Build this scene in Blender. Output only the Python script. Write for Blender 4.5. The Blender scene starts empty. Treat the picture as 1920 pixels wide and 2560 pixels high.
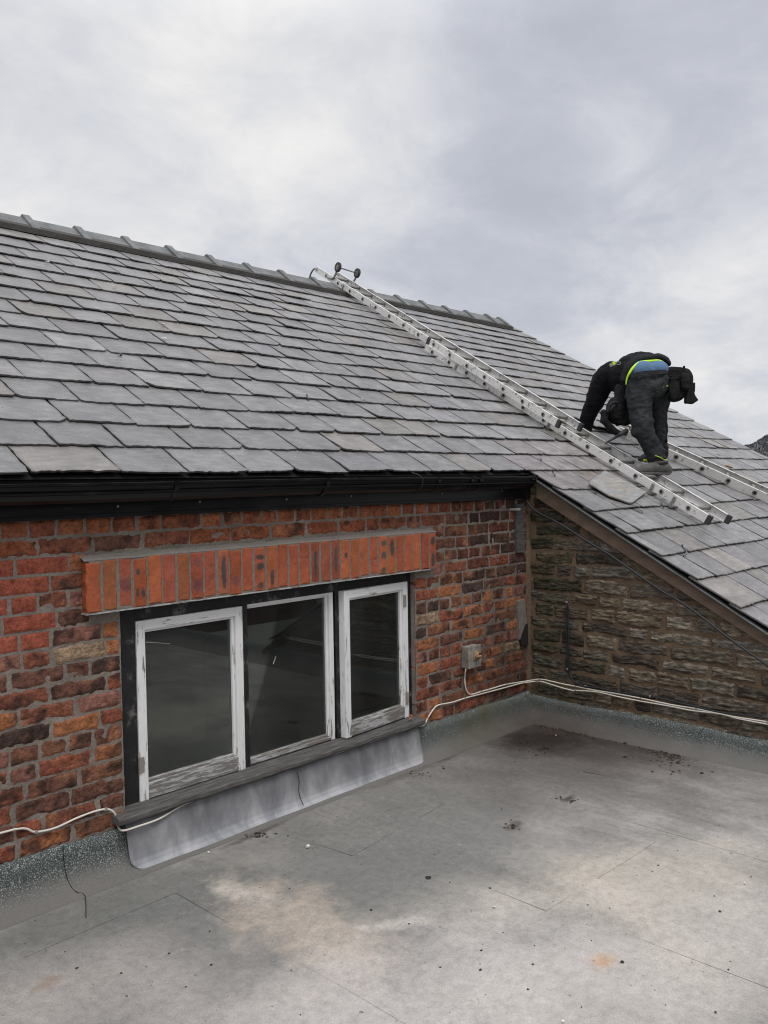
import bpy, math, random
import numpy as np
from mathutils import Vector, Matrix

random.seed(7); rng = np.random.default_rng(11)
S = bpy.context.scene
COL = S.collection
rad = math.radians

# ------------------------------------------------------------------ camera
F, CX, CY = 2140.0, 960.0, 1280.0
def nz(v):
    v = np.array(v, float); return v / np.linalg.norm(v)
ax_ = nz([2994 - CX, 1169 - CY, F]); ay_ = nz([-1300 - CX, 1235 - CY, F]); az_ = np.cross(ax_, ay_)
if az_[1] > 0: az_ = -az_
u_, s_, v_ = np.linalg.svd(np.stack([ax_, ay_, az_])); R = u_ @ v_        # world = R @ camera axes (right, down, forward)
CAM = np.array([-5.08, -3.429, 1.703])
cd = bpy.data.cameras.new('camera'); cam = bpy.data.objects.new('camera', cd); COL.objects.link(cam)
cd.sensor_fit = 'VERTICAL'; cd.sensor_height = 36; cd.lens = 36 * F / 2560; cd.clip_start = 0.05; cd.clip_end = 20000
M = Matrix.Identity(4)
for i in range(3):
    M[i][0] = R[i, 0]; M[i][1] = -R[i, 1]; M[i][2] = -R[i, 2]; M[i][3] = CAM[i]
cam.matrix_world = M
S.camera = cam
S.render.engine = 'CYCLES'; S.cycles.use_adaptive_sampling = False; S.cycles.filter_width = 1.1

def ray(x, y): return R @ np.array([(x - CX) / F, (y - CY) / F, 1.0])
def hit(x, y, p, n):
    d = ray(x, y); return CAM + d * (np.dot(np.array(p) - CAM, n) / np.dot(d, n))
def Yp(x, y, Y=0.0): return hit(x, y, [0, Y, 0], [0, 1, 0])
def Xp(x, y, X=0.0): return hit(x, y, [X, 0, 0], [1, 0, 0])
def Zp(x, y, Z=0.0): return hit(x, y, [0, 0, Z], [0, 0, 1])
PITCH = rad(30); CP, SP = math.cos(PITCH), math.sin(PITCH); RZ0 = 1.7775
RN = np.array([0, -SP, CP]); RU = np.array([0, CP, SP])
def roofP(X, s, h=0.0): return np.array([X, 0, RZ0]) + RU * s + RN * h
def Rp(x, y, h=0.0): return hit(x, y, roofP(0, 0, h), RN)

# ------------------------------------------------------------------ view, world, sun
S.view_settings.view_transform = 'Standard'; S.view_settings.look = 'None'
S.view_settings.exposure = 0.40; S.view_settings.gamma = 1.0
SUN_EL, SUN_AZ = rad(58), rad(215)      # azimuth measured clockwise from +Y
W = bpy.data.worlds.new('World'); S.world = W; W.use_nodes = True
def setup_world():
    nt = W.node_tree; nt.nodes.clear(); L = nt.links
    def nd(t, **k):
        n = nt.nodes.new(t)
        for a, b in k.items(): setattr(n, a, b)
        return n
    def mth(op, a, b=None, clamp=False):
        n = nd('ShaderNodeMath', operation=op, use_clamp=clamp)
        for i, q in enumerate((a, b)):
            if q is None: continue
            if isinstance(q, (int, float)): n.inputs[i].default_value = q
            else: L.new(q, n.inputs[i])
        return n.outputs[0]
    out = nd('ShaderNodeOutputWorld')
    sky = nd('ShaderNodeTexSky', sky_type='NISHITA', sun_disc=False, sun_elevation=SUN_EL, sun_rotation=SUN_AZ)
    bg1 = nd('ShaderNodeBackground'); bg1.inputs[1].default_value = 0.05; L.new(sky.outputs[0], bg1.inputs[0])
    tc = nd('ShaderNodeTexCoord'); sx = nd('ShaderNodeSeparateXYZ'); L.new(tc.outputs['Generated'], sx.inputs[0])
    zc = mth('MAXIMUM', sx.outputs[2], 0.0)
    den = mth('ADD', zc, 0.34)
    cb = nd('ShaderNodeCombineXYZ')
    L.new(mth('DIVIDE', sx.outputs[0], den), cb.inputs[0]); L.new(mth('DIVIDE', sx.outputs[1], den), cb.inputs[1])
    def noise(sc, det, ro, off, dist=0.0):
        m = nd('ShaderNodeMapping'); m.inputs[1].default_value = off; L.new(cb.outputs[0], m.inputs[0])
        n = nd('ShaderNodeTexNoise'); n.inputs['Scale'].default_value = sc; n.inputs['Detail'].default_value = det
        n.inputs['Roughness'].default_value = ro; n.inputs['Distortion'].default_value = dist
        L.new(m.outputs[0], n.inputs[0]); return n.outputs[0]
    a = noise(0.95, 8, 0.58, (4.3, 1.2, 0.0), 0.25)
    b = noise(4.2, 10, 0.60, (1.3, 7.7, 0.0), 0.35)
    c = mth('ADD', mth('MULTIPLY', a, 0.56), mth('MULTIPLY', b, 0.44))
    # large cloud masses and breaks, each in its own quarter of the sky
    for (px, py, rr, amt) in ((1560, 260, 0.26, -0.085), (1250, 880, 0.16, -0.05), (520, 760, 0.14, -0.03), (60, 330, 0.22, 0.05), (880, 520, 0.14, 0.05), (1750, 760, 0.12, 0.07), (350, 60, 0.26, 0.06), (800, 60, 0.2, 0.03), (1880, 1000, 0.10, 0.03)):
        d = ray(px, py); d = d / np.linalg.norm(d)
        vm = nd('ShaderNodeVectorMath', operation='DOT_PRODUCT'); L.new(tc.outputs['Generated'], vm.inputs[0]); vm.inputs[1].default_value = d
        mr = nd('ShaderNodeMapRange', interpolation_type='SMOOTHSTEP'); L.new(vm.outputs['Value'], mr.inputs['Value'])
        mr.inputs['From Min'].default_value = math.cos(rr * 1.4); mr.inputs['From Max'].default_value = 1.0; mr.inputs['To Min'].default_value = 0.0; mr.inputs['To Max'].default_value = amt
        c = mth('ADD', c, mr.outputs[0])
    rp = nd('ShaderNodeValToRGB'); L.new(c, rp.inputs[0]); e = rp.color_ramp
    e.interpolation = 'B_SPLINE'
    e.elements[0].position = 0.33; e.elements[0].color = (0.365, 0.382, 0.435, 1)
    e.elements[1].position = 0.68; e.elements[1].color = (0.70, 0.69, 0.68, 1)
    for p, q in ((0.42, (0.41, 0.425, 0.475, 1)), (0.50, (0.485, 0.50, 0.545, 1)), (0.60, (0.60, 0.60, 0.61, 1))):
        x = e.elements.new(p); x.color = q
    # the cloud deck thins towards the zenith and brightens, as overcast skies do
    up = mth('ADD', 1.0, mth('MULTIPLY', mth('SUBTRACT', zc, 0.45, True), 2.9))
    below = mth('ADD', 0.25, mth('MULTIPLY', 0.75, mth('MULTIPLY', mth('ADD', sx.outputs[2], 0.02), 40, True), True))
    bg2 = nd('ShaderNodeBackground'); L.new(rp.outputs[0], bg2.inputs[0]); L.new(mth('MULTIPLY', up, below), bg2.inputs[1])
    mx = nd('ShaderNodeMixShader'); mx.inputs[0].default_value = 0.97
    L.new(bg1.outputs[0], mx.inputs[1]); L.new(bg2.outputs[0], mx.inputs[2]); L.new(mx.outputs[0], out.inputs[0])
setup_world()
sd = bpy.data.lights.new('sun', 'SUN'); sd.energy = 1.1; sd.angle = rad(25); sd.color = (1.0, 0.96, 0.90)
so = bpy.data.objects.new('sun', sd); COL.objects.link(so)
sdir = Vector((math.sin(SUN_AZ) * math.cos(SUN_EL), math.cos(SUN_AZ) * math.cos(SUN_EL), math.sin(SUN_EL)))
so.rotation_euler = sdir.to_track_quat('Z', 'Y').to_euler(); so.location = (0, -3, 12)

# ------------------------------------------------------------------ noise in numpy
def _h(ix, iy, iz, seed):
    n = (ix * 374761393 + iy * 668265263 + iz * 2147483647 + seed * 1274126177) & 0xFFFFFFFF
    n = ((n ^ (n >> 13)) * 1274126177) & 0xFFFFFFFF
    n = ((n ^ (n >> 16)) * 2246822519) & 0xFFFFFFFF
    return ((n ^ (n >> 15)) & 0xFFFF) / 65535.0
def vnoise(P, sc=1.0, seed=0, octv=1):
    P = np.asarray(P, float) * np.asarray(sc); tot = np.zeros(P.shape[0]); amp = 1.0; nrm = 0
    for o in range(octv):
        f = np.floor(P).astype(np.int64); t = P - f; t = t * t * (3 - 2 * t); r = 0
        for dx in (0, 1):
            for dy in (0, 1):
                for dz in (0, 1):
                    w = (t[:, 0] if dx else 1 - t[:, 0]) * (t[:, 1] if dy else 1 - t[:, 1]) * (t[:, 2] if dz else 1 - t[:, 2])
                    r = r + w * _h(f[:, 0] + dx, f[:, 1] + dy, f[:, 2] + dz, seed + o)
        tot += amp * (r * 2 - 1); nrm += amp; amp *= 0.5; P = P * 2.03 + 17.3
    return tot / nrm

# ------------------------------------------------------------------ materials
class NT:
    def __init__(s, name):
        s.m = bpy.data.materials.new(name); s.m.use_nodes = True; s.t = s.m.node_tree; s.L = s.t.links
        s.b = s.t.nodes['Principled BSDF']; s.out = s.t.nodes['Material Output']
        s.tc = s.nd('ShaderNodeTexCoord')
    def nd(s, t, **k):
        n = s.t.nodes.new(t)
        for a, b in k.items(): setattr(n, a, b)
        return n
    def put(s, sock, v):
        if v is None: return
        if isinstance(v, bpy.types.NodeSocket): s.L.new(v, sock)
        elif isinstance(v, (tuple, list)) and len(v) == 3 and sock.type == 'RGBA': sock.default_value = (*v, 1)
        else: sock.default_value = v
    def vec(s, sc=(1, 1, 1), loc=(0, 0, 0), rot=(0, 0, 0), src=None):
        m = s.nd('ShaderNodeMapping'); s.L.new(src or s.tc.outputs['Object'], m.inputs[0])
        m.inputs[1].default_value = loc; m.inputs[2].default_value = rot; m.inputs[3].default_value = sc; return m.outputs[0]
    def noise(s, sc, det=4, ro=0.55, v=None, dist=0.0):
        n = s.nd('ShaderNodeTexNoise'); n.inputs['Scale'].default_value = sc; n.inputs['Detail'].default_value = det
        n.inputs['Roughness'].default_value = ro; n.inputs['Distortion'].default_value = dist
        s.L.new(v or s.tc.outputs['Object'], n.inputs[0]); return n.outputs[0]
    def vor(s, sc, v=None, feat='F1'):
        n = s.nd('ShaderNodeTexVoronoi', feature=feat); n.inputs['Scale'].default_value = sc
        s.L.new(v or s.tc.outputs['Object'], n.inputs['Vector']); return n.outputs['Distance']
    def ramp(s, f, stops, interp='LINEAR'):
        n = s.nd('ShaderNodeValToRGB'); s.L.new(f, n.inputs[0]); e = n.color_ramp; e.interpolation = interp
        while len(e.elements) < len(stops): e.elements.new(0.5)
        for el, (p, c) in zip(e.elements, stops):
            el.position = p; el.color = (*c, 1) if isinstance(c, (tuple, list)) else (c, c, c, 1)
        return n.outputs[0]
    def mix(s, f, a, b, mode='MIX'):
        n = s.nd('ShaderNodeMix', data_type='RGBA', blend_type=mode)
        s.put(n.inputs[0], f); s.put(n.inputs[6], a); s.put(n.inputs[7], b); return n.outputs[2]
    def math(s, op, a, b=None, clamp=False):
        n = s.nd('ShaderNodeMath', operation=op, use_clamp=clamp); s.put(n.inputs[0], a); s.put(n.inputs[1], b); return n.outputs[0]
    def dist(s, p, r, rot=0.0):
        mp = s.nd('ShaderNodeMapping', vector_type='TEXTURE'); s.L.new(s.tc.outputs['Object'], mp.inputs[0])
        mp.inputs[1].default_value = p; mp.inputs[2].default_value = (0, 0, rot); mp.inputs[3].default_value = r
        ln = s.nd('ShaderNodeVectorMath', operation='LENGTH'); s.L.new(mp.outputs[0], ln.inputs[0]); return ln.outputs['Value']
    def attr(s, name):
        return s.nd('ShaderNodeAttribute', attribute_name=name).outputs[0]
    def bump(s, h, st=0.5, dist=0.01, nrm=None):
        n = s.nd('ShaderNodeBump'); n.inputs['Strength'].default_value = st; n.inputs['Distance'].default_value = dist
        s.L.new(h, n.inputs['Height'])
        if nrm: s.L.new(nrm, n.inputs['Normal'])
        return n.outputs[0]
    def fin(s, col, rough=0.8, normal=None, metal=0.0, spec=None):
        s.put(s.b.inputs['Base Color'], col); s.put(s.b.inputs['Roughness'], rough); s.put(s.b.inputs['Metallic'], metal)
        if normal: s.L.new(normal, s.b.inputs['Normal'])
        if spec is not None: s.b.inputs['Specular IOR Level'].default_value = spec
        return s.m

def plain(name, c, rough=0.6, metal=0.0, var=0.25, sc=30.0, bump=0.1, spec=None):
    n = NT(name); f = n.noise(sc, 5)
    col = n.mix(f, tuple(x * (1 - var) for x in c), tuple(min(1, x * (1 + var)) for x in c))
    return n.fin(col, rough, n.bump(f, bump, 0.004), metal, spec)

MAT = {}
def mats():
    # bricks: colour of every brick is a vertex colour, pits and grain come from noise
    n = NT('brick'); a = n.attr('col')
    f = n.noise(55, 6, 0.65); g = n.noise(160, 4, 0.6); l = n.noise(18, 4, 0.6)
    c = n.mix(1.0, a, n.ramp(l, [(0.28, 0.52), (0.5, 0.98), (0.75, 1.3)]), 'MULTIPLY')
    c = n.mix(1.0, c, n.ramp(f, [(0.28, 0.35), (0.47, 0.97), (0.75, 1.35)]), 'MULTIPLY')
    pit = n.ramp(g, [(0.30, 1.0), (0.38, 0.0)])
    c = n.mix(n.math('MULTIPLY', pit, 0.7), c, (0.02, 0.012, 0.01))
    MAT['brick'] = n.fin(c, 0.92, n.bump(n.math('ADD', f, n.math('MULTIPLY', g, 0.5)), 1.0, 0.009), spec=0.15)
    n = NT('smooth_brick'); a = n.attr('col'); f = n.noise(70, 5, 0.6); l = n.noise(14, 4, 0.6)
    c = n.mix(1.0, a, n.ramp(l, [(0.3, 0.80), (0.7, 1.15)]), 'MULTIPLY'); c = n.mix(1.0, c, n.ramp(f, [(0.3, 0.84), (0.7, 1.12)]), 'MULTIPLY')
    MAT['sbrick'] = n.fin(c, 0.8, n.bump(f, 0.4, 0.004), spec=0.25)
    n = NT('mortar'); f = n.noise(90, 6, 0.7); l = n.noise(5, 5, 0.6)
    c = n.mix(1.0, n.ramp(l, [(0.3, (0.17, 0.143, 0.121)), (0.55, (0.25, 0.215, 0.184)), (0.75, (0.32, 0.29, 0.257))]), n.ramp(f, [(0.25, 0.6), (0.7, 1.15)]), 'MULTIPLY')
    st = n.ramp(n.dist((0.0, 0, 0.35), (1.0, 1, 0.9)), [(0.25, 0.42), (1.0, 1.0)])
    c = n.mix(1.0, c, st, 'MULTIPLY')
    MAT['mortar'] = n.fin(c, 0.95, n.bump(f, 0.7, 0.006), spec=0.1)
    n = NT('lime_mortar'); f = n.noise(110, 6, 0.7)
    c = n.mix(n.noise(24, 6, 0.7), n.mix(f, (0.13, 0.115, 0.10), (0.24, 0.22, 0.195)), n.mix(f, (0.22, 0.20, 0.175), (0.36, 0.335, 0.305))); MAT['lime'] = n.fin(c, 0.95, n.bump(f, 0.8, 0.006), spec=0.1)
    # stone
    n = NT('stone'); a = n.attr('col'); v = n.vec((1, 0.55, 1.7))
    f = n.noise(38, 7, 0.68, v); g = n.noise(14, 4, 0.6, v)
    c = n.mix(1.0, a, n.ramp(f, [(0.30, 0.22), (0.5, 0.95), (0.70, 1.9)]), 'MULTIPLY')
    c = n.mix(n.ramp(g, [(0.5, 0.0), (0.7, 0.55)]), c, (0.02, 0.018, 0.014))
    li = n.ramp(n.noise(60, 5, 0.7, n.vec((1, 0.5, 1.5), (3, 1, 2))), [(0.62, 0.0), (0.68, 0.55)])
    c = n.mix(li, c, (0.20, 0.19, 0.14))
    MAT['stone'] = n.fin(c, 0.93, n.bump(f, 1.0, 0.012), spec=0.12)
    n = NT('brown_mortar'); f = n.noise(80, 6, 0.7); l = n.noise(3, 5, 0.6)
    c = n.mix(1.0, n.ramp(l, [(0.3, (0.085, 0.06, 0.042)), (0.6, (0.175, 0.125, 0.083)), (0.8, (0.22, 0.165, 0.115))]), n.ramp(f, [(0.25, 0.6), (0.7, 1.2)]), 'MULTIPLY')
    MAT['bmortar'] = n.fin(c, 0.95, n.bump(f, 0.7, 0.006), spec=0.1)
    # slate
    n = NT('slate'); a = n.attr('col'); v = n.vec((1, 1, 1), rot=(PITCH, 0, rad(28)))
    sv = n.nd('ShaderNodeMapping'); n.L.new(n.tc.outputs['Object'], sv.inputs[0]); sv.inputs[2].default_value = (-PITCH, 0, 0)
    rv = n.vec((2.4, 9, 1), rot=(0, 0, rad(58)), src=sv.outputs[0])
    streak = n.noise(4.0, 6, 0.62, rv); cl = n.noise(7, 5, 0.6, sv.outputs[0]); fi = n.noise(120, 4, 0.6, sv.outputs[0])
    c = n.mix(1.0, a, n.ramp(streak, [(0.3, 0.80), (0.5, 1.0), (0.72, 1.25)]), 'MULTIPLY')
    c = n.mix(1.0, c, n.ramp(cl, [(0.3, 0.70), (0.55, 1.0), (0.75, 1.24)]), 'MULTIPLY')
    li = n.ramp(n.noise(30, 6, 0.75, sv.outputs[0]), [(0.60, 0.0), (0.72, 0.5)])
    c = n.mix(li, c, (0.36, 0.35, 0.33))
    dk = n.ramp(n.noise(46, 3, 0.6, n.vec(loc=(5, 2, 1), src=sv.outputs[0])), [(0.27, 0.7), (0.33, 0.0)])
    c = n.mix(dk, c, (0.05, 0.047, 0.045))
    ro = n.ramp(cl, [(0.3, 0.36), (0.7, 0.54)])
    MAT['slate'] = n.fin(c, ro, n.bump(n.math('ADD', n.math('MULTIPLY', streak, 1.0), n.math('MULTIPLY', fi, 0.35)), 0.75, 0.007), spec=0.5)
    n = NT('ridge_clay'); f = n.noise(40, 6, 0.7); l = n.noise(6, 4)
    c = n.mix(1.0, n.ramp(l, [(0.3, (0.095, 0.100, 0.099)), (0.7, (0.185, 0.19, 0.186))]), n.ramp(f, [(0.3, 0.75), (0.7, 1.2)]), 'MULTIPLY')
    MAT['ridge'] = n.fin(c, 0.7, n.bump(f, 0.4, 0.005))
    MAT['bedding'] = plain('bedding_mortar', (0.075, 0.072, 0.066), 0.95, 0, 0.5, 40, 0.6, 0.1)
    MAT['underlay'] = plain('roofing_underlay', (0.012, 0.012, 0.012), 0.9)
    n = NT('black_plastic'); f = n.noise(14, 5, 0.6, n.vec((0.5, 3, 3))); 
    c = n.ramp(f, [(0.4, (0.004, 0.004, 0.0055)), (0.64, (0.008, 0.008, 0.010)), (0.80, (0.05, 0.05, 0.055))])
    MAT['bplastic'] = n.fin(c, n.ramp(f, [(0.3, 0.26), (0.75, 0.42)]), spec=0.32)
    n = NT('black_timber'); v = n.vec((1, 1, 1)); k = n.math('MULTIPLY', n.noise(24, 7, 0.72, n.vec((0.9, 0.9, 0.6))), n.noise(9, 4, 0.6))
    c = n.ramp(k, [(0.2, (0.006, 0.006, 0.006)), (0.30, (0.014, 0.014, 0.014)), (0.37, (0.12, 0.115, 0.105))])
    MAT['btimber'] = n.fin(c, 0.6, n.bump(k, 0.6, 0.008))
    def peel(name, vs, th, white=0.82):
        n = NT(name); w = n.vec(vs); f = n.noise(26, 7, 0.72, w, 0.4); g = n.noise(70, 4, 0.6, w); l = n.noise(4, 3, 0.5)
        z = n.nd('ShaderNodeSeparateXYZ'); n.L.new(n.tc.outputs['Object'], z.inputs[0])
        low = n.math('MULTIPLY', n.math('SUBTRACT', 0.62, z.outputs[2], True), 0.13)
        k = n.math('ADD', n.math('ADD', f, n.math('MULTIPLY', n.math('SUBTRACT', l, 0.5), 0.25)), low)
        wood = n.mix(g, (0.09, 0.08, 0.07), (0.27, 0.245, 0.22))
        paint = n.mix(n.noise(9, 4), (white * 0.86, white * 0.86, white * 0.85), (white, white, white))
        m = n.ramp(k, [(th, 0.0), (th + 0.05, 0.85), (th + 0.12, 1.0)])
        n.m['x'] = 1
        return n.fin(n.mix(m, paint, wood), 0.65, n.bump(n.math('SUBTRACT', g, n.math('MULTIPLY', m, 1.5)), 0.5, 0.004))
    MAT['paint_v'] = peel('peeling_white_paint', (2.6, 2.6, 0.35), 0.60)
    MAT['paint_h'] = peel('peeling_white_paint_rail', (0.35, 2.6, 2.6), 0.60)
    MAT['paint_worn'] = peel('weathered_white_paint', (0.35, 2.6, 2.6), 0.50, 0.46)
    n = NT('weathered_timber'); w = n.vec((0.4, 4, 4)); f = n.noise(24, 7, 0.7, w)
    c = n.ramp(f, [(0.25, (0.028, 0.026, 0.025)), (0.5, (0.085, 0.080, 0.076)), (0.74, (0.18, 0.172, 0.165))])
    MAT['sill'] = n.fin(c, 0.75, n.bump(f, 0.7, 0.006))
    n = NT('lead'); f = n.noise(5, 5, 0.55, n.vec((1.8, 1, 0.8)), 0.4); l = n.noise(4, 4)
    z = n.nd('ShaderNodeSeparateXYZ'); n.L.new(n.tc.outputs['Object'], z.inputs[0])
    k = n.math('ADD', n.math('SUBTRACT', f, n.math('MULTIPLY', z.outputs[2], 1.5)), 0.16)
    c = n.ramp(k, [(0.26, (0.16, 0.165, 0.175)), (0.50, (0.27, 0.275, 0.29)), (0.72, (0.44, 0.44, 0.45))])
    MAT['lead'] = n.fin(c, n.ramp(l, [(0.3, 0.38), (0.7, 0.6)]), n.bump(f, 0.25, 0.004), 0.35)
    n = NT('brown_painted_board'); f = n.noise(20, 6, 0.6, n.vec((1, 0.4, 1)))
    c = n.ramp(f, [(0.3, (0.085, 0.058, 0.040)), (0.6, (0.130, 0.090, 0.062)), (0.75, (0.17, 0.122, 0.088))])
    MAT['board'] = n.fin(c, 0.75, n.bump(f, 0.3, 0.004))
    n = NT('aluminium'); f = n.noise(22, 6, 0.7); g = n.noise(70, 3, 0.6); l = n.noise(5, 4)
    c = n.mix(l, (0.60, 0.585, 0.55), (0.78, 0.77, 0.75))
    sp = n.ramp(f, [(0.56, 0.0), (0.64, 0.8)]); c = n.mix(sp, c, (0.13, 0.105, 0.09))
    sp2 = n.ramp(g, [(0.66, 0.0), (0.72, 0.8)]); c = n.mix(sp2, c, (0.06, 0.055, 0.05))
    MAT['alu'] = n.fin(c, n.ramp(l, [(0.3, 0.38), (0.7, 0.55)]), n.bump(f, 0.15, 0.003), 0.25)
    n = NT('dusty_aluminium'); f = n.noise(26, 6, 0.7)
    c = n.ramp(f, [(0.3, (0.16, 0.15, 0.135)), (0.65, (0.30, 0.28, 0.26))]); MAT['alud'] = n.fin(c, 0.55, None, 0.4)
    MAT['rubber'] = plain('black_rubber', (0.035, 0.035, 0.036), 0.75)
    MAT['steel'] = plain('steel_tube', (0.28, 0.28, 0.27), 0.4, 0.7)
    MAT['hole'] = plain('dark_hollow', (0.01, 0.009, 0.008), 0.9)
    MAT['wcable'] = plain('white_cable', (0.66, 0.62, 0.55), 0.5, 0, 0.12, 12, 0.02)
    MAT['gcable'] = plain('dusty_cable', (0.40, 0.375, 0.34), 0.6, 0, 0.3, 14, 0.05)
    MAT['bcable'] = plain('black_cable', (0.018, 0.021, 0.025), 0.5, 0, 0.3, 12, 0.05)
    MAT['clip'] = plain('cable_clip', (0.26, 0.24, 0.21), 0.6)
    n = NT('galvanised_box'); f = n.noise(16, 6, 0.7); 
    c = n.ramp(f, [(0.3, (0.15, 0.14, 0.115)), (0.55, (0.33, 0.32, 0.29)), (0.72, (0.46, 0.45, 0.43))]); MAT['box'] = n.fin(c, 0.55, n.bump(f, 0.2, 0.004), 0.25)
    MAT['rust'] = plain('rusty_yellow', (0.33, 0.20, 0.10), 0.7, 0, 0.5, 40, 0.3)
    MAT['pink'] = plain('faded_red_plastic', (0.42, 0.25, 0.22), 0.6)
    # glass: clear pane with its real reflection
    n = NT('window_glass'); gl = n.nd('ShaderNodeBsdfGlossy'); gl.inputs['Roughness'].default_value = 0.0; gl.inputs[0].default_value = (0.9, 0.95, 0.93, 1)
    tr = n.nd('ShaderNodeBsdfTransparent'); tr.inputs[0].default_value = (0.62, 0.64, 0.63, 1)
    fr = n.nd('ShaderNodeFresnel'); fr.inputs[0].default_value = 1.55
    df = n.nd('ShaderNodeBsdfDiffuse'); df.inputs[0].default_value = (0.30, 0.31, 0.29, 1)
    mx = n.nd('ShaderNodeMixShader'); n.L.new(n.math('MULTIPLY', fr.outputs[0], 1.35, True), mx.inputs[0]); n.L.new(tr.outputs[0], mx.inputs[1]); n.L.new(gl.outputs[0], mx.inputs[2])
    m2 = n.nd('ShaderNodeMixShader'); n.L.new(n.ramp(n.noise(3.0, 5, 0.6, n.vec((1, 1, 0.6))), [(0.35, 0.02), (0.75, 0.085)]), m2.inputs[0]); n.L.new(mx.outputs[0], m2.inputs[1]); n.L.new(df.outputs[0], m2.inputs[2])
    n.L.new(m2.outputs[0], n.out.inputs[0]); MAT['glass'] = n.m
    MAT['dark_room'] = plain('dark_interior', (0.05, 0.05, 0.048), 0.9)
    MAT['wstrip'] = plain('weathered_grey_strip', (0.17, 0.155, 0.135), 0.9, 0, 0.5, 30, 0.5)
    MAT['plaster'] = plain('cream_plaster', (0.40, 0.38, 0.30), 0.9)
    MAT['joint'] = plain('dark_joint_mortar', (0.20, 0.175, 0.15), 0.95, 0, 0.45, 60, 0.4, 0.1)
    n = NT('glazed_wall_tile'); bt = n.nd('ShaderNodeTexBrick'); n.L.new(n.vec((1, 1, 1), rot=(rad(90), 0, rad(90))), bt.inputs[0])
    bt.inputs['Color1'].default_value = (0.5, 0.53, 0.55, 1); bt.inputs['Color2'].default_value = (0.46, 0.49, 0.5, 1); bt.inputs['Mortar'].default_value = (0.12, 0.12, 0.12, 1)
    bt.inputs['Scale'].default_value = 3.3; bt.inputs['Mortar Size'].default_value = 0.012; MAT['walltile'] = n.fin(bt.outputs[0], 0.3)
    # clothes
    def cloth(name, c, var=0.35, sc=14, b=0.5, dust=0.0):
        n = NT(name); f = n.noise(sc, 5, 0.6, n.vec((1, 1, 1.7)), 0.6); g = n.noise(300, 2)
        col = n.mix(f, tuple(x * (1 - var) for x in c), tuple(x * (1 + var) for x in c))
        if dust: col = n.mix(n.ramp(n.noise(6, 4, 0.6), [(0.55, 0.0), (0.75, dust)]), col, (0.14, 0.135, 0.12))
        return n.fin(col, 0.9, n.bump(n.math('ADD', f, n.math('MULTIPLY', g, 0.1)), b, 0.02), spec=0.2)
    MAT['trousers'] = cloth('black_work_trousers', (0.029, 0.031, 0.034), 0.4, 12, 0.9, 0.35)
    MAT['jacket'] = cloth('black_jacket', (0.007, 0.007, 0.009), 0.4, 12, 0.7)
    MAT['vest'] = cloth('charcoal_vest', (0.014, 0.014, 0.016), 0.4, 14, 0.6)
    MAT['blue'] = cloth('blue_undershirt', (0.095, 0.17, 0.27), 0.15, 8, 0.3)
    MAT['lime_hem'] = plain('lime_green_hem', (0.50, 0.80, 0.03), 0.7, 0, 0.06)
    MAT['pouch'] = cloth('black_canvas_pouch', (0.014, 0.014, 0.015), 0.5, 20, 0.9)
    n = NT('dusty_boot'); f = n.noise(24, 5, 0.65)
    MAT['boot'] = n.fin(n.ramp(f, [(0.3, (0.05, 0.049, 0.047)), (0.7, (0.135, 0.132, 0.125))]), 0.85, n.bump(f, 0.4, 0.006))
    MAT['boot_dark'] = plain('dark_boot_collar', (0.022, 0.022, 0.023), 0.85)
    MAT['skin'] = plain('skin', (0.45, 0.25, 0.18), 0.6, 0, 0.1)
    MAT['hair'] = plain('dark_hair', (0.02, 0.015, 0.012), 0.7)
    MAT['glove'] = plain('black_glove', (0.02, 0.02, 0.022), 0.85)
    n = NT('grained_slate_sheet'); v = n.vec((2.0, 9, 1), rot=(0, 0, rad(-28)), src=None); f = n.noise(5, 6, 0.6, v); l = n.noise(5, 4, 0.6, n.vec((1, 4, 4)))
    c = n.mix(n.ramp(l, [(0.50, 0.0), (0.68, 0.7)]), n.ramp(f, [(0.3, (0.17, 0.17, 0.165)), (0.7, (0.33, 0.325, 0.31))]), n.ramp(f, [(0.3, (0.24, 0.17, 0.11)), (0.7, (0.42, 0.36, 0.28))]))
    MAT['sheet'] = n.fin(c, 0.5, n.bump(f, 0.3, 0.004))
    MAT['soil'] = plain('dark_moss_dirt', (0.050, 0.040, 0.032), 0.95, 0, 0.6, 60, 0.8, 0.1)
    MAT['chip'] = plain('pale_chip', (0.62, 0.60, 0.56), 0.8)
    MAT['leaf'] = plain('orange_dead_leaf', (0.42, 0.15, 0.05), 0.7)
    # hill and land
    n = NT('hill_grass'); f = n.noise(0.012, 6, 0.6); g = n.noise(0.08, 4)
    MAT['hill'] = n.fin(n.mix(g, n.ramp(f, [(0.35, (0.085, 0.085, 0.085)), (0.6, (0.14, 0.135, 0.11))]), (0.11, 0.115, 0.10)), 0.95)
    n = NT('bare_woodland'); f = n.noise(0.02, 4)
    MAT['wood'] = n.fin(n.ramp(f, [(0.35, (0.085, 0.090, 0.112)), (0.65, (0.120, 0.120, 0.132))]), 0.95)  # bluish haze of distance is put into the woodland colour
    MAT['land'] = plain('grass_land', (0.085, 0.088, 0.07), 0.95, 0, 0.6, 0.02)
    # felt
    n = NT('mineral_felt_upstand'); sp = n.noise(210, 2, 0.5); l = n.noise(5, 5, 0.6)
    c = n.ramp(sp, [(0.35, (0.045, 0.055, 0.053)), (0.56, (0.10, 0.115, 0.11)), (0.68, (0.45, 0.46, 0.45))])
    z = n.nd('ShaderNodeSeparateXYZ'); n.L.new(n.tc.outputs['Object'], z.inputs[0])
    dirt = n.ramp(n.math('ADD', n.math('MULTIPLY', z.outputs[2], -9.0), n.math('ADD', l, 0.45)), [(0.0, 0.0), (0.55, 0.8), (0.85, 1.0)])
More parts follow.
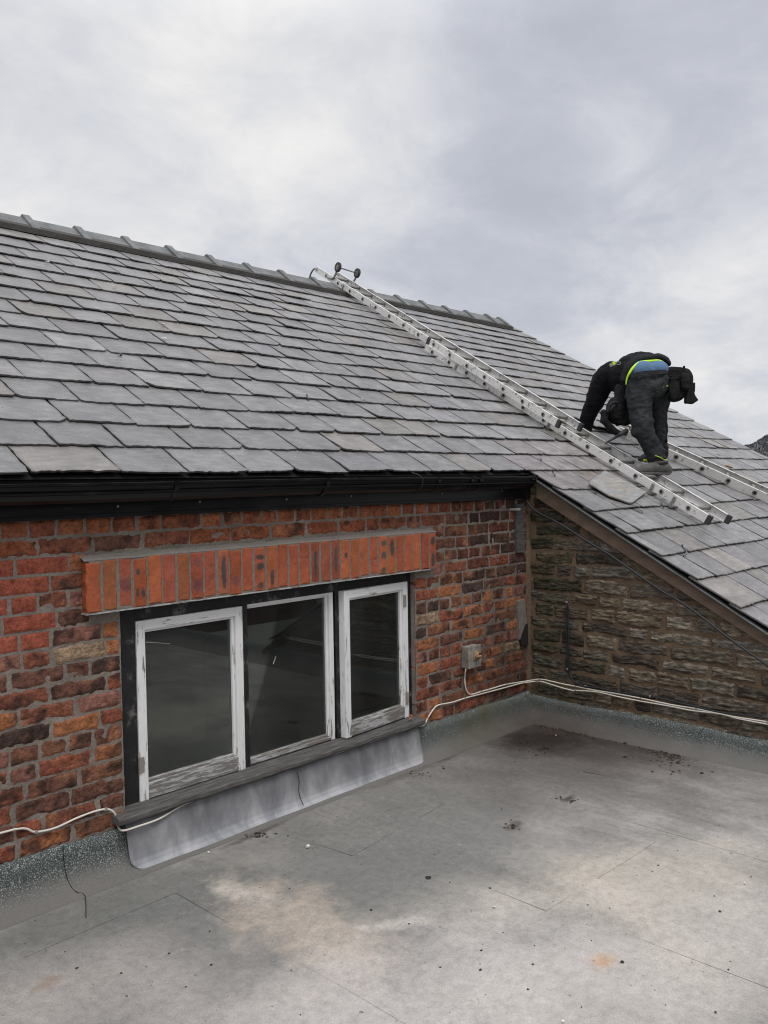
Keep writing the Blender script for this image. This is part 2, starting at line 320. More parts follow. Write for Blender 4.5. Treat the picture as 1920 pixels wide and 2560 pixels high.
    c = n.mix(dirt, c, n.mix(sp, (0.115, 0.110, 0.102), (0.20, 0.19, 0.176)))
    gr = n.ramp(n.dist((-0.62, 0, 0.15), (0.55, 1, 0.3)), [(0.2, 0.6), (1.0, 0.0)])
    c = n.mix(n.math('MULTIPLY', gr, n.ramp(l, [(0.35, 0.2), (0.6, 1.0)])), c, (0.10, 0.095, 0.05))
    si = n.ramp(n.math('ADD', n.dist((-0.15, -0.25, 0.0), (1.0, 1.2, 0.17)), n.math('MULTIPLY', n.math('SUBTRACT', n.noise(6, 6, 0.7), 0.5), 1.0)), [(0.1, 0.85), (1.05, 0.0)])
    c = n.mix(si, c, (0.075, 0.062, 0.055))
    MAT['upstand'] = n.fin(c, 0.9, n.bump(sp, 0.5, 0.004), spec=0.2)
    n = NT('weathered_roof_felt')
    sp = n.noise(170, 3, 0.6); m_ = n.noise(2.2, 7, 0.62, None, 0.5); b_ = n.noise(8, 8, 0.70, n.vec((1, 0.30, 1), rot=(0, 0, rad(48))), 0.6); q_ = n.noise(26, 6, 0.72); k_ = n.noise(0.9, 4, 0.5)
    c = n.ramp(m_, [(0.28, (0.200, 0.190, 0.176)), (0.46, (0.245, 0.231, 0.214)), (0.60, (0.295, 0.276, 0.256)), (0.76, (0.36, 0.333, 0.31))])
    c = n.mix(1.0, c, n.ramp(b_, [(0.3, 0.74), (0.5, 1.0), (0.70, 1.20)]), 'MULTIPLY')
    def blob(px, py, rx, ry, rot, hard=0.5, ns=3.0, na=0.9):
        p = Zp(px, py); mp = n.nd('ShaderNodeMapping', vector_type='TEXTURE'); n.L.new(n.tc.outputs['Object'], mp.inputs[0])
        mp.inputs[1].default_value = (p[0], p[1], 0); mp.inputs[2].default_value = (0, 0, rad(rot)); mp.inputs[3].default_value = (rx, ry, 1)
        ln = n.nd('ShaderNodeVectorMath', operation='LENGTH'); n.L.new(mp.outputs[0], ln.inputs[0])
        q = n.math('ADD', ln.outputs['Value'], n.math('MULTIPLY', n.math('SUBTRACT', n.noise(ns, 6, 0.65), 0.5), na * 2))
        return n.ramp(q, [(hard, 1.0), (1.0, 0.0)], 'EASE')
    def streak2(p1, p2, wd, hard=0.05, ns=6.0, na=1.0):
        a_, b2 = Zp(*p1), Zp(*p2); mid = (a_ + b2) / 2; dd = b2 - a_
        mp = n.nd('ShaderNodeMapping', vector_type='TEXTURE'); n.L.new(n.tc.outputs['Object'], mp.inputs[0])
        mp.inputs[1].default_value = (mid[0], mid[1], 0); mp.inputs[2].default_value = (0, 0, math.atan2(dd[1], dd[0])); mp.inputs[3].default_value = (np.linalg.norm(dd) * 0.62, wd, 1)
        ln = n.nd('ShaderNodeVectorMath', operation='LENGTH'); n.L.new(mp.outputs[0], ln.inputs[0])
        q = n.math('ADD', ln.outputs['Value'], n.math('MULTIPLY', n.math('SUBTRACT', n.noise(ns, 8, 0.7, None, 0.4), 0.5), na * 2))
        return n.ramp(q, [(hard, 1.0), (1.0, 0.0)], 'EASE')
    def lay(c, f, amt, col): return n.mix(n.math('MULTIPLY', f, amt), c, col)
    c = lay(c, blob(1050, 2060, 2.4, 0.95, 8, 0.2, 1.6, 0.5), 0.68, (0.162, 0.158, 0.147))
    c = lay(c, blob(830, 2230, 1.1, 0.50, -15, 0.0, 2.5, 0.9), 0.42, (0.155, 0.158, 0.147))
    c = lay(c, blob(300, 2290, 0.75, 0.40, -10, 0.2, 2.5, 0.7), 0.75, (0.145, 0.148, 0.138))
    c = lay(c, blob(1300, 2330, 0.6, 0.30, -30, 0.2, 2.5, 0.7), 0.45, (0.22, 0.215, 0.205))
    c = lay(c, streak2((580, 2190), (1000, 2480), 0.30, 0.0, 4.5, 1.3), 0.60, (0.50, 0.415, 0.335))
    c = lay(c, streak2((500, 2205), (720, 2260), 0.10, 0.05, 9, 1.1), 0.65, (0.57, 0.505, 0.44))
    c = lay(c, streak2((860, 2330), (1110, 2290), 0.06, 0.05, 11, 1.1), 0.6, (0.56, 0.51, 0.46))
    c = lay(c, streak2((700, 2400), (1000, 2380), 0.16, 0.0, 8, 1.1), 0.45, (0.53, 0.46, 0.40))
    c = lay(c, streak2((500, 2560), (1000, 2420), 0.25, 0.0, 4, 0.9), 0.5, (0.50, 0.45, 0.415))
    c = lay(c, streak2((1380, 2130), (1850, 2480), 0.22, 0.0, 4, 0.9), 0.55, (0.50, 0.44, 0.375))
    c = lay(c, streak2((1400, 2200), (1640, 2110), 0.12, 0.0, 5, 0.9), 0.45, (0.48, 0.43, 0.37))
    c = lay(c, streak2((1150, 2420), (1500, 2520), 0.30, 0.0, 4, 0.9), 0.4, (0.42, 0.39, 0.36))
    c = lay(c, blob(1600, 2200, 1.3, 0.45, -30, 0.05, 2.5, 0.7), 0.6, (0.50, 0.445, 0.375))
    c = lay(c, blob(1700, 2420, 1.5, 0.60, -25, 0.1, 2.5, 0.6), 0.6, (0.50, 0.455, 0.41))
    c = lay(c, blob(1000, 2540, 1.4, 0.55, -15, 0.1, 2.5, 0.7), 0.6, (0.50, 0.455, 0.43))
    c = lay(c, blob(250, 2480, 0.6, 0.45, 0, 0.3, 3, 0.7), 0.4, (0.37, 0.335, 0.31))
    c = lay(c, blob(1510, 2402, 0.075, 0.06, 0, 0.2, 14, 0.5), 0.6, (0.50, 0.29, 0.14))
    c = lay(c, blob(120, 2460, 0.10, 0.05, 30, 0.2, 14, 0.7), 0.5, (0.27, 0.19, 0.14))
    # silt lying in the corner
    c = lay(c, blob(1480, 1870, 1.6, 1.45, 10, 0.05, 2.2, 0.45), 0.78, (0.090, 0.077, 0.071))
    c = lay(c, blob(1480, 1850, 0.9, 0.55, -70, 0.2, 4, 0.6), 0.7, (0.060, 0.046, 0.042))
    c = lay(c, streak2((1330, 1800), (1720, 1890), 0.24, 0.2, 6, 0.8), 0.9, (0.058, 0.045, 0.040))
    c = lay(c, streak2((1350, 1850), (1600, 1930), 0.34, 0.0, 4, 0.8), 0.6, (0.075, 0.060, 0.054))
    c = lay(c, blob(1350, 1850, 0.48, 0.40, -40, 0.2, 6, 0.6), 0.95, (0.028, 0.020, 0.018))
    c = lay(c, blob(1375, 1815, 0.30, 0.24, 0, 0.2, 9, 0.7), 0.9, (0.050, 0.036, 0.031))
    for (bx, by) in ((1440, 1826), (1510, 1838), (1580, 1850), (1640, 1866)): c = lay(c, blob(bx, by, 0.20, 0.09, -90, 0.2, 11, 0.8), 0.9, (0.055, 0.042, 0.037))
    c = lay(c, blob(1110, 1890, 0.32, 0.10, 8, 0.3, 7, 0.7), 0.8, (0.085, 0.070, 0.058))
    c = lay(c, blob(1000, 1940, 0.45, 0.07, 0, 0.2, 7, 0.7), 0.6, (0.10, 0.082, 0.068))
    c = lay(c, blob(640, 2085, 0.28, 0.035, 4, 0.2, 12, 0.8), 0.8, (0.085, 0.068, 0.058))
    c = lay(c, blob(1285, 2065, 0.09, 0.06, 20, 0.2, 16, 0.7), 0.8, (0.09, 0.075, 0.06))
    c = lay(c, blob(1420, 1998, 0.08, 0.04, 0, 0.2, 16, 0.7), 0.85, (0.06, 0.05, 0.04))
    c = n.mix(1.0, c, (0.99, 1.0, 1.0), 'MULTIPLY')
    c = n.mix(1.0, c, n.ramp(q_, [(0.3, 0.80), (0.5, 1.0), (0.7, 1.15)]), 'MULTIPLY')
    pale = n.ramp(n.noise(20, 5, 0.7), [(0.64, 0.0), (0.74, 0.40)]); c = n.mix(pale, c, (0.5, 0.47, 0.43))
    spk = n.ramp(n.noise(42, 2, 0.5), [(0.24, 0.75), (0.29, 0.0)]); c = n.mix(spk, c, (0.06, 0.05, 0.042))
    c = n.mix(1.0, c, n.ramp(sp, [(0.3, 0.84), (0.5, 1.0), (0.7, 1.14)]), 'MULTIPLY')
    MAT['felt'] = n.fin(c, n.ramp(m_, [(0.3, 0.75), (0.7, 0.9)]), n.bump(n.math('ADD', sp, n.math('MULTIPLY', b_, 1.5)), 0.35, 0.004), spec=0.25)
    n = NT('opposite_brick'); bt = n.nd('ShaderNodeTexBrick'); n.L.new(n.vec((1, 1, 1), rot=(rad(90), 0, 0)), bt.inputs[0])
    bt.inputs['Color1'].default_value = (0.10, 0.04, 0.03, 1); bt.inputs['Color2'].default_value = (0.06, 0.03, 0.025, 1); bt.inputs['Mortar'].default_value = (0.10, 0.09, 0.08, 1)
    bt.inputs['Scale'].default_value = 4.4; MAT['obrick'] = n.fin(bt.outputs[0], 0.9)
mats()

# ------------------------------------------------------------------ mesh helpers
class MB:
    def __init__(s): s.v = []; s.f = []; s.c = []; s.n = 0; s.m = []
    def add(s, v, f, c=None, mi=0):
        v = np.asarray(v, float).reshape(-1, 3); k = s.n
        s.v.append(v); s.f += [tuple(k + i for i in q) for q in f]; s.m += [mi] * len(f)
        c = np.ones((len(v), 3)) if c is None else np.broadcast_to(np.asarray(c, float), (len(v), 3))
        s.c.append(c); s.n += len(v); return k
    def box(s, lo, hi, c=None, mi=0, fr=None):
        x0, y0, z0 = lo; x1, y1, z1 = hi
        v = np.array([(x0, y0, z0), (x1, y0, z0), (x1, y1, z0), (x0, y1, z0), (x0, y0, z1), (x1, y0, z1), (x1, y1, z1), (x0, y1, z1)], float)
        if fr is not None: v = fr[0] + v @ np.array(fr[1])
        s.add(v, [(3, 2, 1, 0), (4, 5, 6, 7), (0, 1, 5, 4), (1, 2, 6, 5), (2, 3, 7, 6), (3, 0, 4, 7)], c, mi)
    def tube(s, pts, r, n=10, cap=True, c=None, mi=0, closed=False):
        P = np.array(pts, float); m = len(P); r = np.broadcast_to(np.asarray(r, float), (m,))
        T = np.gradient(P, axis=0) if not closed else (np.roll(P, -1, 0) - np.roll(P, 1, 0))
        T /= np.linalg.norm(T, axis=1)[:, None] + 1e-12
        a = np.array([0, 0, 1.0]) if abs(T[0][2]) < 0.9 else np.array([1.0, 0, 0])
        rings = []
        for i in range(m):
            a = a - T[i] * np.dot(a, T[i]); a /= np.linalg.norm(a) + 1e-12; b = np.cross(T[i], a)
            th = np.arange(n) * 2 * math.pi / n
            rings.append(P[i] + r[i] * (np.cos(th)[:, None] * a + np.sin(th)[:, None] * b))
        V = np.concatenate(rings); F_ = []
        for i in range(m if closed else m - 1):
            j = (i + 1) % m
            for q in range(n): F_.append((i * n + q, i * n + (q + 1) % n, j * n + (q + 1) % n, j * n + q))
        if cap and not closed:
            F_.append(tuple(range(n - 1, -1, -1))); F_.append(tuple((m - 1) * n + q for q in range(n)))
        s.add(V, F_, c, mi)
    def ell(s, c0, axes, rr, nu=16, nv=10, c=None):
        A = np.array(axes); V = []; F_ = []
        for i in range(nv + 1):
            t = math.pi * i / nv
            for j in range(nu):
                p = 2 * math.pi * j / nu
                V.append(np.array(c0) + rr[0] * math.sin(t) * math.cos(p) * A[0] + rr[1] * math.sin(t) * math.sin(p) * A[1] + rr[2] * math.cos(t) * A[2])
        for i in range(nv):
            for j in range(nu): F_.append((i * nu + j, i * nu + (j + 1) % nu, (i + 1) * nu + (j + 1) % nu, (i + 1) * nu + j))
        s.add(V, F_, c)
    def obj(s, name, mat, parent=None, smooth=False, bevel=0.0, mods=()):
        me = bpy.data.meshes.new(name)
        V = np.concatenate(s.v); org = np.zeros(3)
        me.from_pydata(V.tolist(), [], s.f)
        ca = me.attributes.new('col', 'FLOAT_COLOR', 'POINT')
        C4 = np.ones((len(V), 4), np.float32); C4[:, :3] = np.concatenate(s.c); ca.data.foreach_set('color', C4.ravel())
        for m in (mat if isinstance(mat, (list, tuple)) else [mat]): me.materials.append(m)
        if any(s.m): me.polygons.foreach_set('material_index', s.m)
        if smooth: me.polygons.foreach_set('use_smooth', [True] * len(me.polygons))
        me.update()
        o = bpy.data.objects.new(name, me); COL.objects.link(o)
        if parent: o.parent = parent; o.matrix_parent_inverse = Matrix.Translation(-world_loc(parent))
        if bevel:
            b = o.modifiers.new('bevel', 'BEVEL'); b.width = bevel; b.segments = 2; b.limit_method = 'ANGLE'; b.angle_limit = rad(40)
        return o
def world_loc(o):
    return Vector(o.location) if o.parent is None else Vector((0, 0, 0))
def tag(o, label, cat, group=None, kind=None):
    o['label'] = label; o['category'] = cat
    if group: o['group'] = group
    if kind: o['kind'] = kind
    return o
def thing(name, loc, label, cat, group=None):
    o = bpy.data.objects.new(name, None); COL.objects.link(o); o.location = Vector([float(q) for q in loc]); o.empty_display_size = 0.2
    return tag(o, label, cat, group)
def part(name, parent):
    o = bpy.data.objects.new(name, None); COL.objects.link(o); o.parent = parent
    o.matrix_parent_inverse = Matrix.Translation(-Vector(parent.location)) ; o.empty_display_size = 0.1
    return o
def spline(pts, n=12):
    P = [np.array(p, float) for p in pts]; P = [2 * P[0] - P[1]] + P + [2 * P[-1] - P[-2]]; out = []
    for i in range(1, len(P) - 2):
        for k in range(n):
            t = k / n; a, b, c, d = P[i - 1:i + 3]
            out.append(0.5 * (2 * b + (c - a) * t + (2 * a - 5 * b + 4 * c - d) * t * t + (3 * b - a - 3 * c + d) * t ** 3))
    out.append(P[-2]); return np.array(out)
def sheet(verts_grid, nu, nv):
    return [(j * nu + i, j * nu + i + 1, (j + 1) * nu + i + 1, (j + 1) * nu + i) for j in range(nv - 1) for i in range(nu - 1)]

# ------------------------------------------------------------------ land and hill
def land():
    mb = MB(); mb.add([(-6000, -6000, -5.5), (6000, -6000, -5.5), (6000, 6000, -5.5), (-6000, 6000, -5.5)], [(0, 1, 2, 3)])
    tag(mb.obj('ground', MAT['land']), 'grass land far below the roofs reaching the horizon', 'ground', kind='structure')
    d = ray(1905, 1186); az0 = math.atan2(d[1], d[0])
    na, nr = 160, 36; az = np.linspace(az0 - 0.9, az0 + 0.25, na); rr = np.linspace(700, 1900, nr)
    A, RR = np.meshgrid(az, rr); t = np.clip((RR - 700) / 560, 0, 1); t = t * t * (3 - 2 * t)
    k = (az0 - A) / 0.036          # 1 unit = about 80 px to the right of 1905
    crest = 47 + 7 * np.clip(k, -4, 6) + 5 * np.sin(k * 2.1) + 3 * np.sin(k * 5.3)
    crest = np.where(A > az0 + 0.036, crest * np.clip(1 - (A - az0 - 0.036) / 0.12, 0.15, 1), crest)
    P = np.stack([CAM[0] + RR * np.cos(A), CAM[1] + RR * np.sin(A), np.zeros_like(A)], -1).reshape(-1, 3)
    hn = vnoise(P, 0.012, 5, 4).reshape(A.shape) * 5
    P[:, 2] = (-6 + t * (crest + hn + 6)).ravel()
    mb = MB(); mb.add(P, [q[::-1] for q in sheet(None, na, nr)])
    tag(mb.obj('hill', MAT['hill'], smooth=True), 'low dark hill on the horizon right of the roof', 'hill', kind='structure')
    # bare winter woodland along the crest and upper slope
    mb = MB(); N = 10000
    for _ in range(N):
        a = az0 + (rng.uniform(-0.20, 0.06) if rng.uniform() < 0.6 else rng.uniform(-0.85, 0.2)); ti = rng.uniform(0.25, 1.0) ** 0.6; r0 = 700 + 560 * ti
        q = np.clip((a - az[0]) / (az[1] - az[0]), 0, na - 1.001); i = int(q); z = (1 - q + i) * np.interp(r0, rr, P[i::na, 2]) + (q - i) * np.interp(r0, rr, P[i + 1::na, 2])
        s = rng.uniform(1.0, 2.0); c0 = np.array([CAM[0] + r0 * math.cos(a), CAM[1] + r0 * math.sin(a), z + s * 0.3 + rng.uniform(0, 1.5)])
        nn = 9; V = rng.normal(size=(nn * 3, 3)); V /= np.linalg.norm(V, axis=1)[:, None]
        V = V * s * rng.uniform(0.6, 1.0, (nn * 3, 1)) * np.array([1, 1, 0.9])
        mb.add(c0 + V, [(3 * q, 3 * q + 1, 3 * q + 2) for q in range(nn)])
    tag(mb.obj('woodland', MAT['wood']), 'bare winter woodland covering the top of the far hill', 'woodland', kind='stuff')
land()

# ------------------------------------------------------------------ the flat roof
def flat_roof():
    mb = MB(); x0, x1, y0, y1 = -9.0, 0.0, -6.0, 0.0
    nx, ny = 90, 60; gx, gy = np.meshgrid(np.linspace(x0, x1, nx), np.linspace(y0, y1, ny))
    P = np.stack([gx, gy, np.zeros_like(gx)], -1).reshape(-1, 3); P[:, 2] = vnoise(P, 1.3, 3, 2) * 0.004
    mb.add(P, sheet(None, nx, ny))
    mb.box((x0, y0, -0.35), (x1, y1, -0.012))
    # lapped felt strips: each lap is a 4 mm step with a slightly wavy edge
    def lap(a, b, w=0.5, h=0.005, side=1):
        a = np.array(a); b = np.array(b); L = np.linalg.norm(b - a); d = (b - a) / L; pn = np.array([-d[1], d[0]]) * side; m = max(2, int(L / 0.08))
        t = np.linspace(0, L, m); e = np.array([vnoise(np.array([[q * 3, a[0], a[1]]]), 1, 9)[0] for q in t]) * 0.006
        V = []
        for q, ee in zip(t, e):
            p = a + d * q + pn * ee; z = vnoise(np.array([[p[0], p[1], 0]]), 1.3, 3, 2)[0] * 0.004
            V += [(p[0], p[1], z - 0.002), (p[0], p[1], z + h), (p[0] + pn[0] * w, p[1] + pn[1] * w, z + 0.0005)]
        Fq = []
        for i in range(m - 1):
            k = 3 * i; Fq += [(k, k + 3, k + 4, k + 1), (k + 1, k + 4, k + 5, k + 2)]
        if side < 0: Fq = [q[::-1] for q in Fq]
        mb.add(V, Fq)
    pts = [((1157, 1923), (1609, 2085)), ((544, 2305), (880, 2531)), ((1007, 2166), (1366, 2282))]
    for X in (-0.95, -1.9, -2.85, -3.8, -4.75): lap((X, -6.0), (X, -0.15), 0.3)
    def z2(x, y): return Zp(x, y)[:2]
    lap(z2(0, 2420), z2(560, 2180), 0.25, 0.0028, 1)
    lap(z2(880, 2140), z2(1110, 2010), 0.25, 0.0026, 1)
    lap(z2(1365, 2280), z2(1640, 2105), 0.25, 0.0026, 1)
    lap(z2(1460, 1930), z2(1520, 1880), 0.2, 0.004, -1)
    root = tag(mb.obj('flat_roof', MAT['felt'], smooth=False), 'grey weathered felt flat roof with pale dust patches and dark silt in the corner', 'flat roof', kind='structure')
    # felt upstands with a rounded fillet at the foot, dressed up the walls
    prof = [(0.012, 0.0), (0.010, -0.01)]
    def up(a, b, zt, nrm, name, cuts):
        a = np.array(a); b = np.array(b); L = np.linalg.norm(b - a); d = (b - a) / L; m = int(L / 0.03) + 1
        sec = [(0.004, zt), (0.012, zt - 0.002), (0.014, zt * 0.75), (0.017, zt * 0.5), (0.028, 0.06), (0.052, 0.030), (0.085, 0.013), (0.125, 0.0045), (0.127, -0.002)]
        mb = MB(); V = []; nn = np.array(nrm)
        for i in range(m):
            t = L * i / (m - 1); p = a + d * t
            step = 0.004 * sum(1 for c in cuts if t > c)
            dz = vnoise(np.array([[t * 4, a[0], 3.0]]), 1, 4, 2)[0] * 0.012 - step * 0.5
            for k, (o, z) in enumerate(sec):
                w = vnoise(np.array([[t * 6, z * 8, a[0] + 2]]), 1, 8, 2)[0] * 0.004
                q = p + nn * (o + step * (1 if k < 7 else 0.3) + w)
                V.append((q[0], q[1], z + (dz if k < 3 else 0)))
        nu = len(sec); Fq = [(i * nu + k, i * nu + k + 1, (i + 1) * nu + k + 1, (i + 1) * nu + k) for i in range(m - 1) for k in range(nu - 1)]
        mb.add(V, Fq); return mb.obj(name, MAT['upstand'], root, smooth=True)
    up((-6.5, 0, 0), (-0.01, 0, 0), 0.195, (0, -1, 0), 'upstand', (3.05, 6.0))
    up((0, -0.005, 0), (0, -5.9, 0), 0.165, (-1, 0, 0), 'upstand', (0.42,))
    # the dark open joint in the left upstand
    mb = MB(); 
    xj = Yp(157, 2118, -0.014)[0]; e_ = Zp(215, 2296, 0.004)
    c = [(xj, -0.0155, 0.192), (xj, -0.0175, 0.146), (xj + 0.004, -0.0205, 0.097), (xj + 0.007, -0.031, 0.061), (xj + 0.012, -0.054, 0.031), (xj + 0.02, -0.086, 0.0155), (xj + 0.035, -0.126, 0.0075), (e_[0], e_[1], 0.0055)]
    mb.tube(spline(c, 6), [0.0017] * 43, 6); mb.obj('felt_joint', MAT['hole'], root)
    mb = MB(); mb.box((-9.0, -6.0, -5.5), (-8.8, -0.0, -0.36)); mb.box((-8.8, -6.0, -5.5), (0, -5.8, -0.36))
    mb.obj('supporting_wall', MAT['obrick'], root)
flat_roof()

# ------------------------------------------------------------------ the building
B = thing('brick_building', (-2.5, 0.1, -5.5), 'red brick and stone building with grey slate roof and white framed window', 'building')

PAL = [((0.235, 0.088, 0.053), 5), ((0.36, 0.145, 0.068), 3.0), ((0.160, 0.076, 0.054), 4.5), ((0.085, 0.054, 0.046), 1.8), ((0.27, 0.125, 0.095), 2.0), ((0.21, 0.095, 0.056), 3), ((0.33, 0.23, 0.15), 0.3), ((0.265, 0.090, 0.054), 4)]
def pick(w):
    t = rng.uniform(0, sum(w))
    for i, q in enumerate(w):
        t -= q
        if t <= 0: return i
    return 0
def brick(mb, x0, x1, z0, z1, col, rough=1.0, y=0.0, seed=0, spots=None, res=0.0085, ea=1.0):
    nx = max(5, int((x1 - x0) / res)); nzv = max(5, int((z1 - z0) / res))
    u = np.linspace(0, 1, nx); w = np.linspace(0, 1, nzv); U, Wv = np.meshgrid(u, w); U = U.ravel(); Wv = Wv.ravel()
    X = x0 + (x1 - x0) * U; Z = z0 + (z1 - z0) * Wv; P = np.stack([X, np.full_like(X, seed * 1.7), Z], -1)
    e = np.minimum(np.minimum(X - x0, x1 - X), np.minimum(Z - z0, z1 - Z))
    ej = np.clip(1 - e / 0.018, 0, 1)
    amp = 0.0064 * rough * ea
    X2 = X + ej * vnoise(P, 55, 1, 2) * amp + vnoise(P, 14, 12) * 0.0045 * rough; Z2 = Z + ej * vnoise(P, 55, 2, 2) * amp + vnoise(P, 14, 13) * 0.0045 * rough
    rnd = np.clip(1 - e / 0.0050, 0, 1) ** 1.5 * (0.0024 + 0.0010 * rough) * (1.0 if ea == 1.0 else 1.7)
    Y = y - 0.0012 + rnd - (vnoise(P, 42, 3, 3) * 0.0026 + vnoise(P, 11, 4) * 0.0016) * rough
    sp = np.clip(vnoise(P, 20, 14, 2) - 0.40, 0, 1) * 0.014 * rough; Y = Y + sp
    c = np.array(col)[None, :] * (1 + 0.22 * vnoise(P, 16, 6, 2)[:, None] * (0.4 + 0.6 * rough))
    if rough > 0.5:
        bl = np.clip(vnoise(P, 17, 21, 4) * 3.2 - 0.15 + 0.25 * math.sin(seed * 1.3), 0, 1)[:, None] * 0.82; c = c * (1 - bl) + np.array((0.045, 0.03, 0.026)) * bl
        pk = np.clip(vnoise(P, 10, 22, 2) * 2.6 - 0.9, 0, 1)[:, None] * 0.6; c = c * (1 - pk) + np.array((0.40, 0.17, 0.09)) * pk
    if spots:
        for (cu, cv, ru, rv, cc) in spots:
            d = np.sqrt(((U - cu) / ru) ** 2 + ((Wv - cv) / rv) ** 2); d = d + vnoise(P, 60, 40, 2) * 0.25; m = np.clip((1.15 - d) / 0.3, 0, 1)[:, None] * 0.92; ring = np.clip(1 - abs(d - 1.05) / 0.22, 0, 1)[:, None] * 0.5
            c = c * (1 - m) + np.array(cc) * m; c = c * (1 - ring) + np.array((0.20, 0.10, 0.05)) * ring
    V = np.stack([X2, Y, Z2], -1)
    F_ = sheet(None, nx, nzv)
    loop = [i for i in range(nx)] + [j * nx + nx - 1 for j in range(1, nzv)] + [(nzv - 1) * nx + i for i in range(nx - 2, -1, -1)] + [j * nx for j in range(nzv - 2, 0, -1)]
    bk = V[loop].copy(); bk[:, 1] = y + 0.045; k = len(V)
    V = np.concatenate([V, bk]); c = np.concatenate([c, c[loop] * 0.8]); n = len(loop)
    F_ += [(loop[(i + 1) % n], loop[i], k + i, k + (i + 1) % n) for i in range(n)]
    mb.add(V, F_, np.clip(c, 0, 1))

WX0, WX1, WZ0, WZ1 = -3.165, -1.205, 0.245, 1.155
def brick_wall():
    mb = MB(); course = 0.0762
    for r in range(-1, 18):
        z0 = 0.199 + course * r; z1 = z0 + 0.0635
        if z1 > 1.60: break
        segs = [(-6.4, -0.005)]
        if z1 < WZ1 + 0.01 and z1 > 0.2: segs = [(-6.4, WX0), (WX1, -0.005)]
        elif z0 > WZ1 - 0.06 and z0 < 1.37: segs = [(-6.4, -3.305), (-1.03, -0.005)]
        for (a, b) in segs:
            header = (r % 4 == 1)
            x = a - (0.1 if r % 2 else 0.0) - rng.uniform(0, 0.05) if a < -6 else a + 0.004
            first = True
            while x < b - 0.03:
                L = (0.104 if (header and rng.uniform() < 0.8) or rng.uniform() < 0.13 else 0.218) + rng.normal() * 0.007
                if first and a > -6 and r % 2: L = 0.10
                first = False
                xe = min(x + L, b - 0.006)
                if b - xe < 0.045: xe = b - 0.006
                xm = (x + xe) / 2; w = [q[1] for q in PAL]
                col = np.array(PAL[pick(w)][0]); rough = rng.uniform(0.8, 1.5)
                if r == 17 and xm < -0.75: col = np.array([(0.33, 0.12, 0.055), (0.28, 0.10, 0.052), (0.25, 0.088, 0.048)][rng.integers(3)]); rough = 0.8
                if r == 16 and xm < -0.9 and rng.uniform() < 0.6: col = np.array((0.27, 0.09, 0.045))
                if xm < -3.47 and 11 <= r <= 15 and xm > -4.2: col = np.array((0.31, 0.088, 0.055)) * rng.uniform(0.9, 1.08); rough = 0.25
                if -0.75 < xm and r >= 11: col = np.array([(0.14, 0.05, 0.035), (0.075, 0.042, 0.036), (0.20, 0.07, 0.04), (0.10, 0.055, 0.04), (0.24, 0.08, 0.045), (0.09, 0.05, 0.035)][rng.integers(6)])
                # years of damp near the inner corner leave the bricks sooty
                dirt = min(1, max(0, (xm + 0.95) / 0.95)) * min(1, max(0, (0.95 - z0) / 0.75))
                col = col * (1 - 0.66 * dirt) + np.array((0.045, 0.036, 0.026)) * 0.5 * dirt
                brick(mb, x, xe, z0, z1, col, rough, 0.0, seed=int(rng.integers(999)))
                x = xe + 0.012 + rng.uniform(0, 0.008)
    bricks_f = len(mb.f)
    # mortar bed: one pierced sheet a few millimetres behind the brick faces
    def msheet(xa, xb, za, zb):
        nx = max(2, int((xb - xa) / 0.02)); nn = max(2, int((zb - za) / 0.02))
        gx, gz = np.meshgrid(np.linspace(xa, xb, nx), np.linspace(za, zb, nn)); P = np.stack([gx, np.zeros_like(gx), gz], -1).reshape(-1, 3)
        P[:, 1] = 0.0030 + vnoise(P, 30, 31, 3) * 0.0042; mb.add(P, sheet(None, nx, nn), mi=1)
    msheet(-6.4, WX0, -0.05, 1.60); msheet(WX1, 0.0, -0.05, 1.60); msheet(WX0, WX1, WZ1, 1.60); msheet(WX0, WX1, -0.05, WZ0)
    # reveals of the opening, solid wall behind
    mb.box((WX0 - 0.012, 0.008, WZ0), (WX0, 0.11, WZ1), mi=1); mb.box((WX1, 0.008, WZ0), (WX1 + 0.012, 0.11, WZ1), mi=1)
    mb.box((-6.4, 0.012, -5.5), (WX0 - 0.02, 0.22, 1.62), mi=1); mb.box((WX1 + 0.02, 0.012, -5.5), (0, 0.22, 1.62), mi=1)
    mb.box((WX0 - 0.02, 0.012, WZ1 + 0.006), (WX1 + 0.02, 0.22, 1.62), mi=1); mb.box((WX0 - 0.02, 0.012, -5.5), (WX1 + 0.02, 0.22, WZ0 - 0.02), mi=1)
    mb.obj('brick_wall', [MAT['brick'], MAT['mortar']], B)
brick_wall()

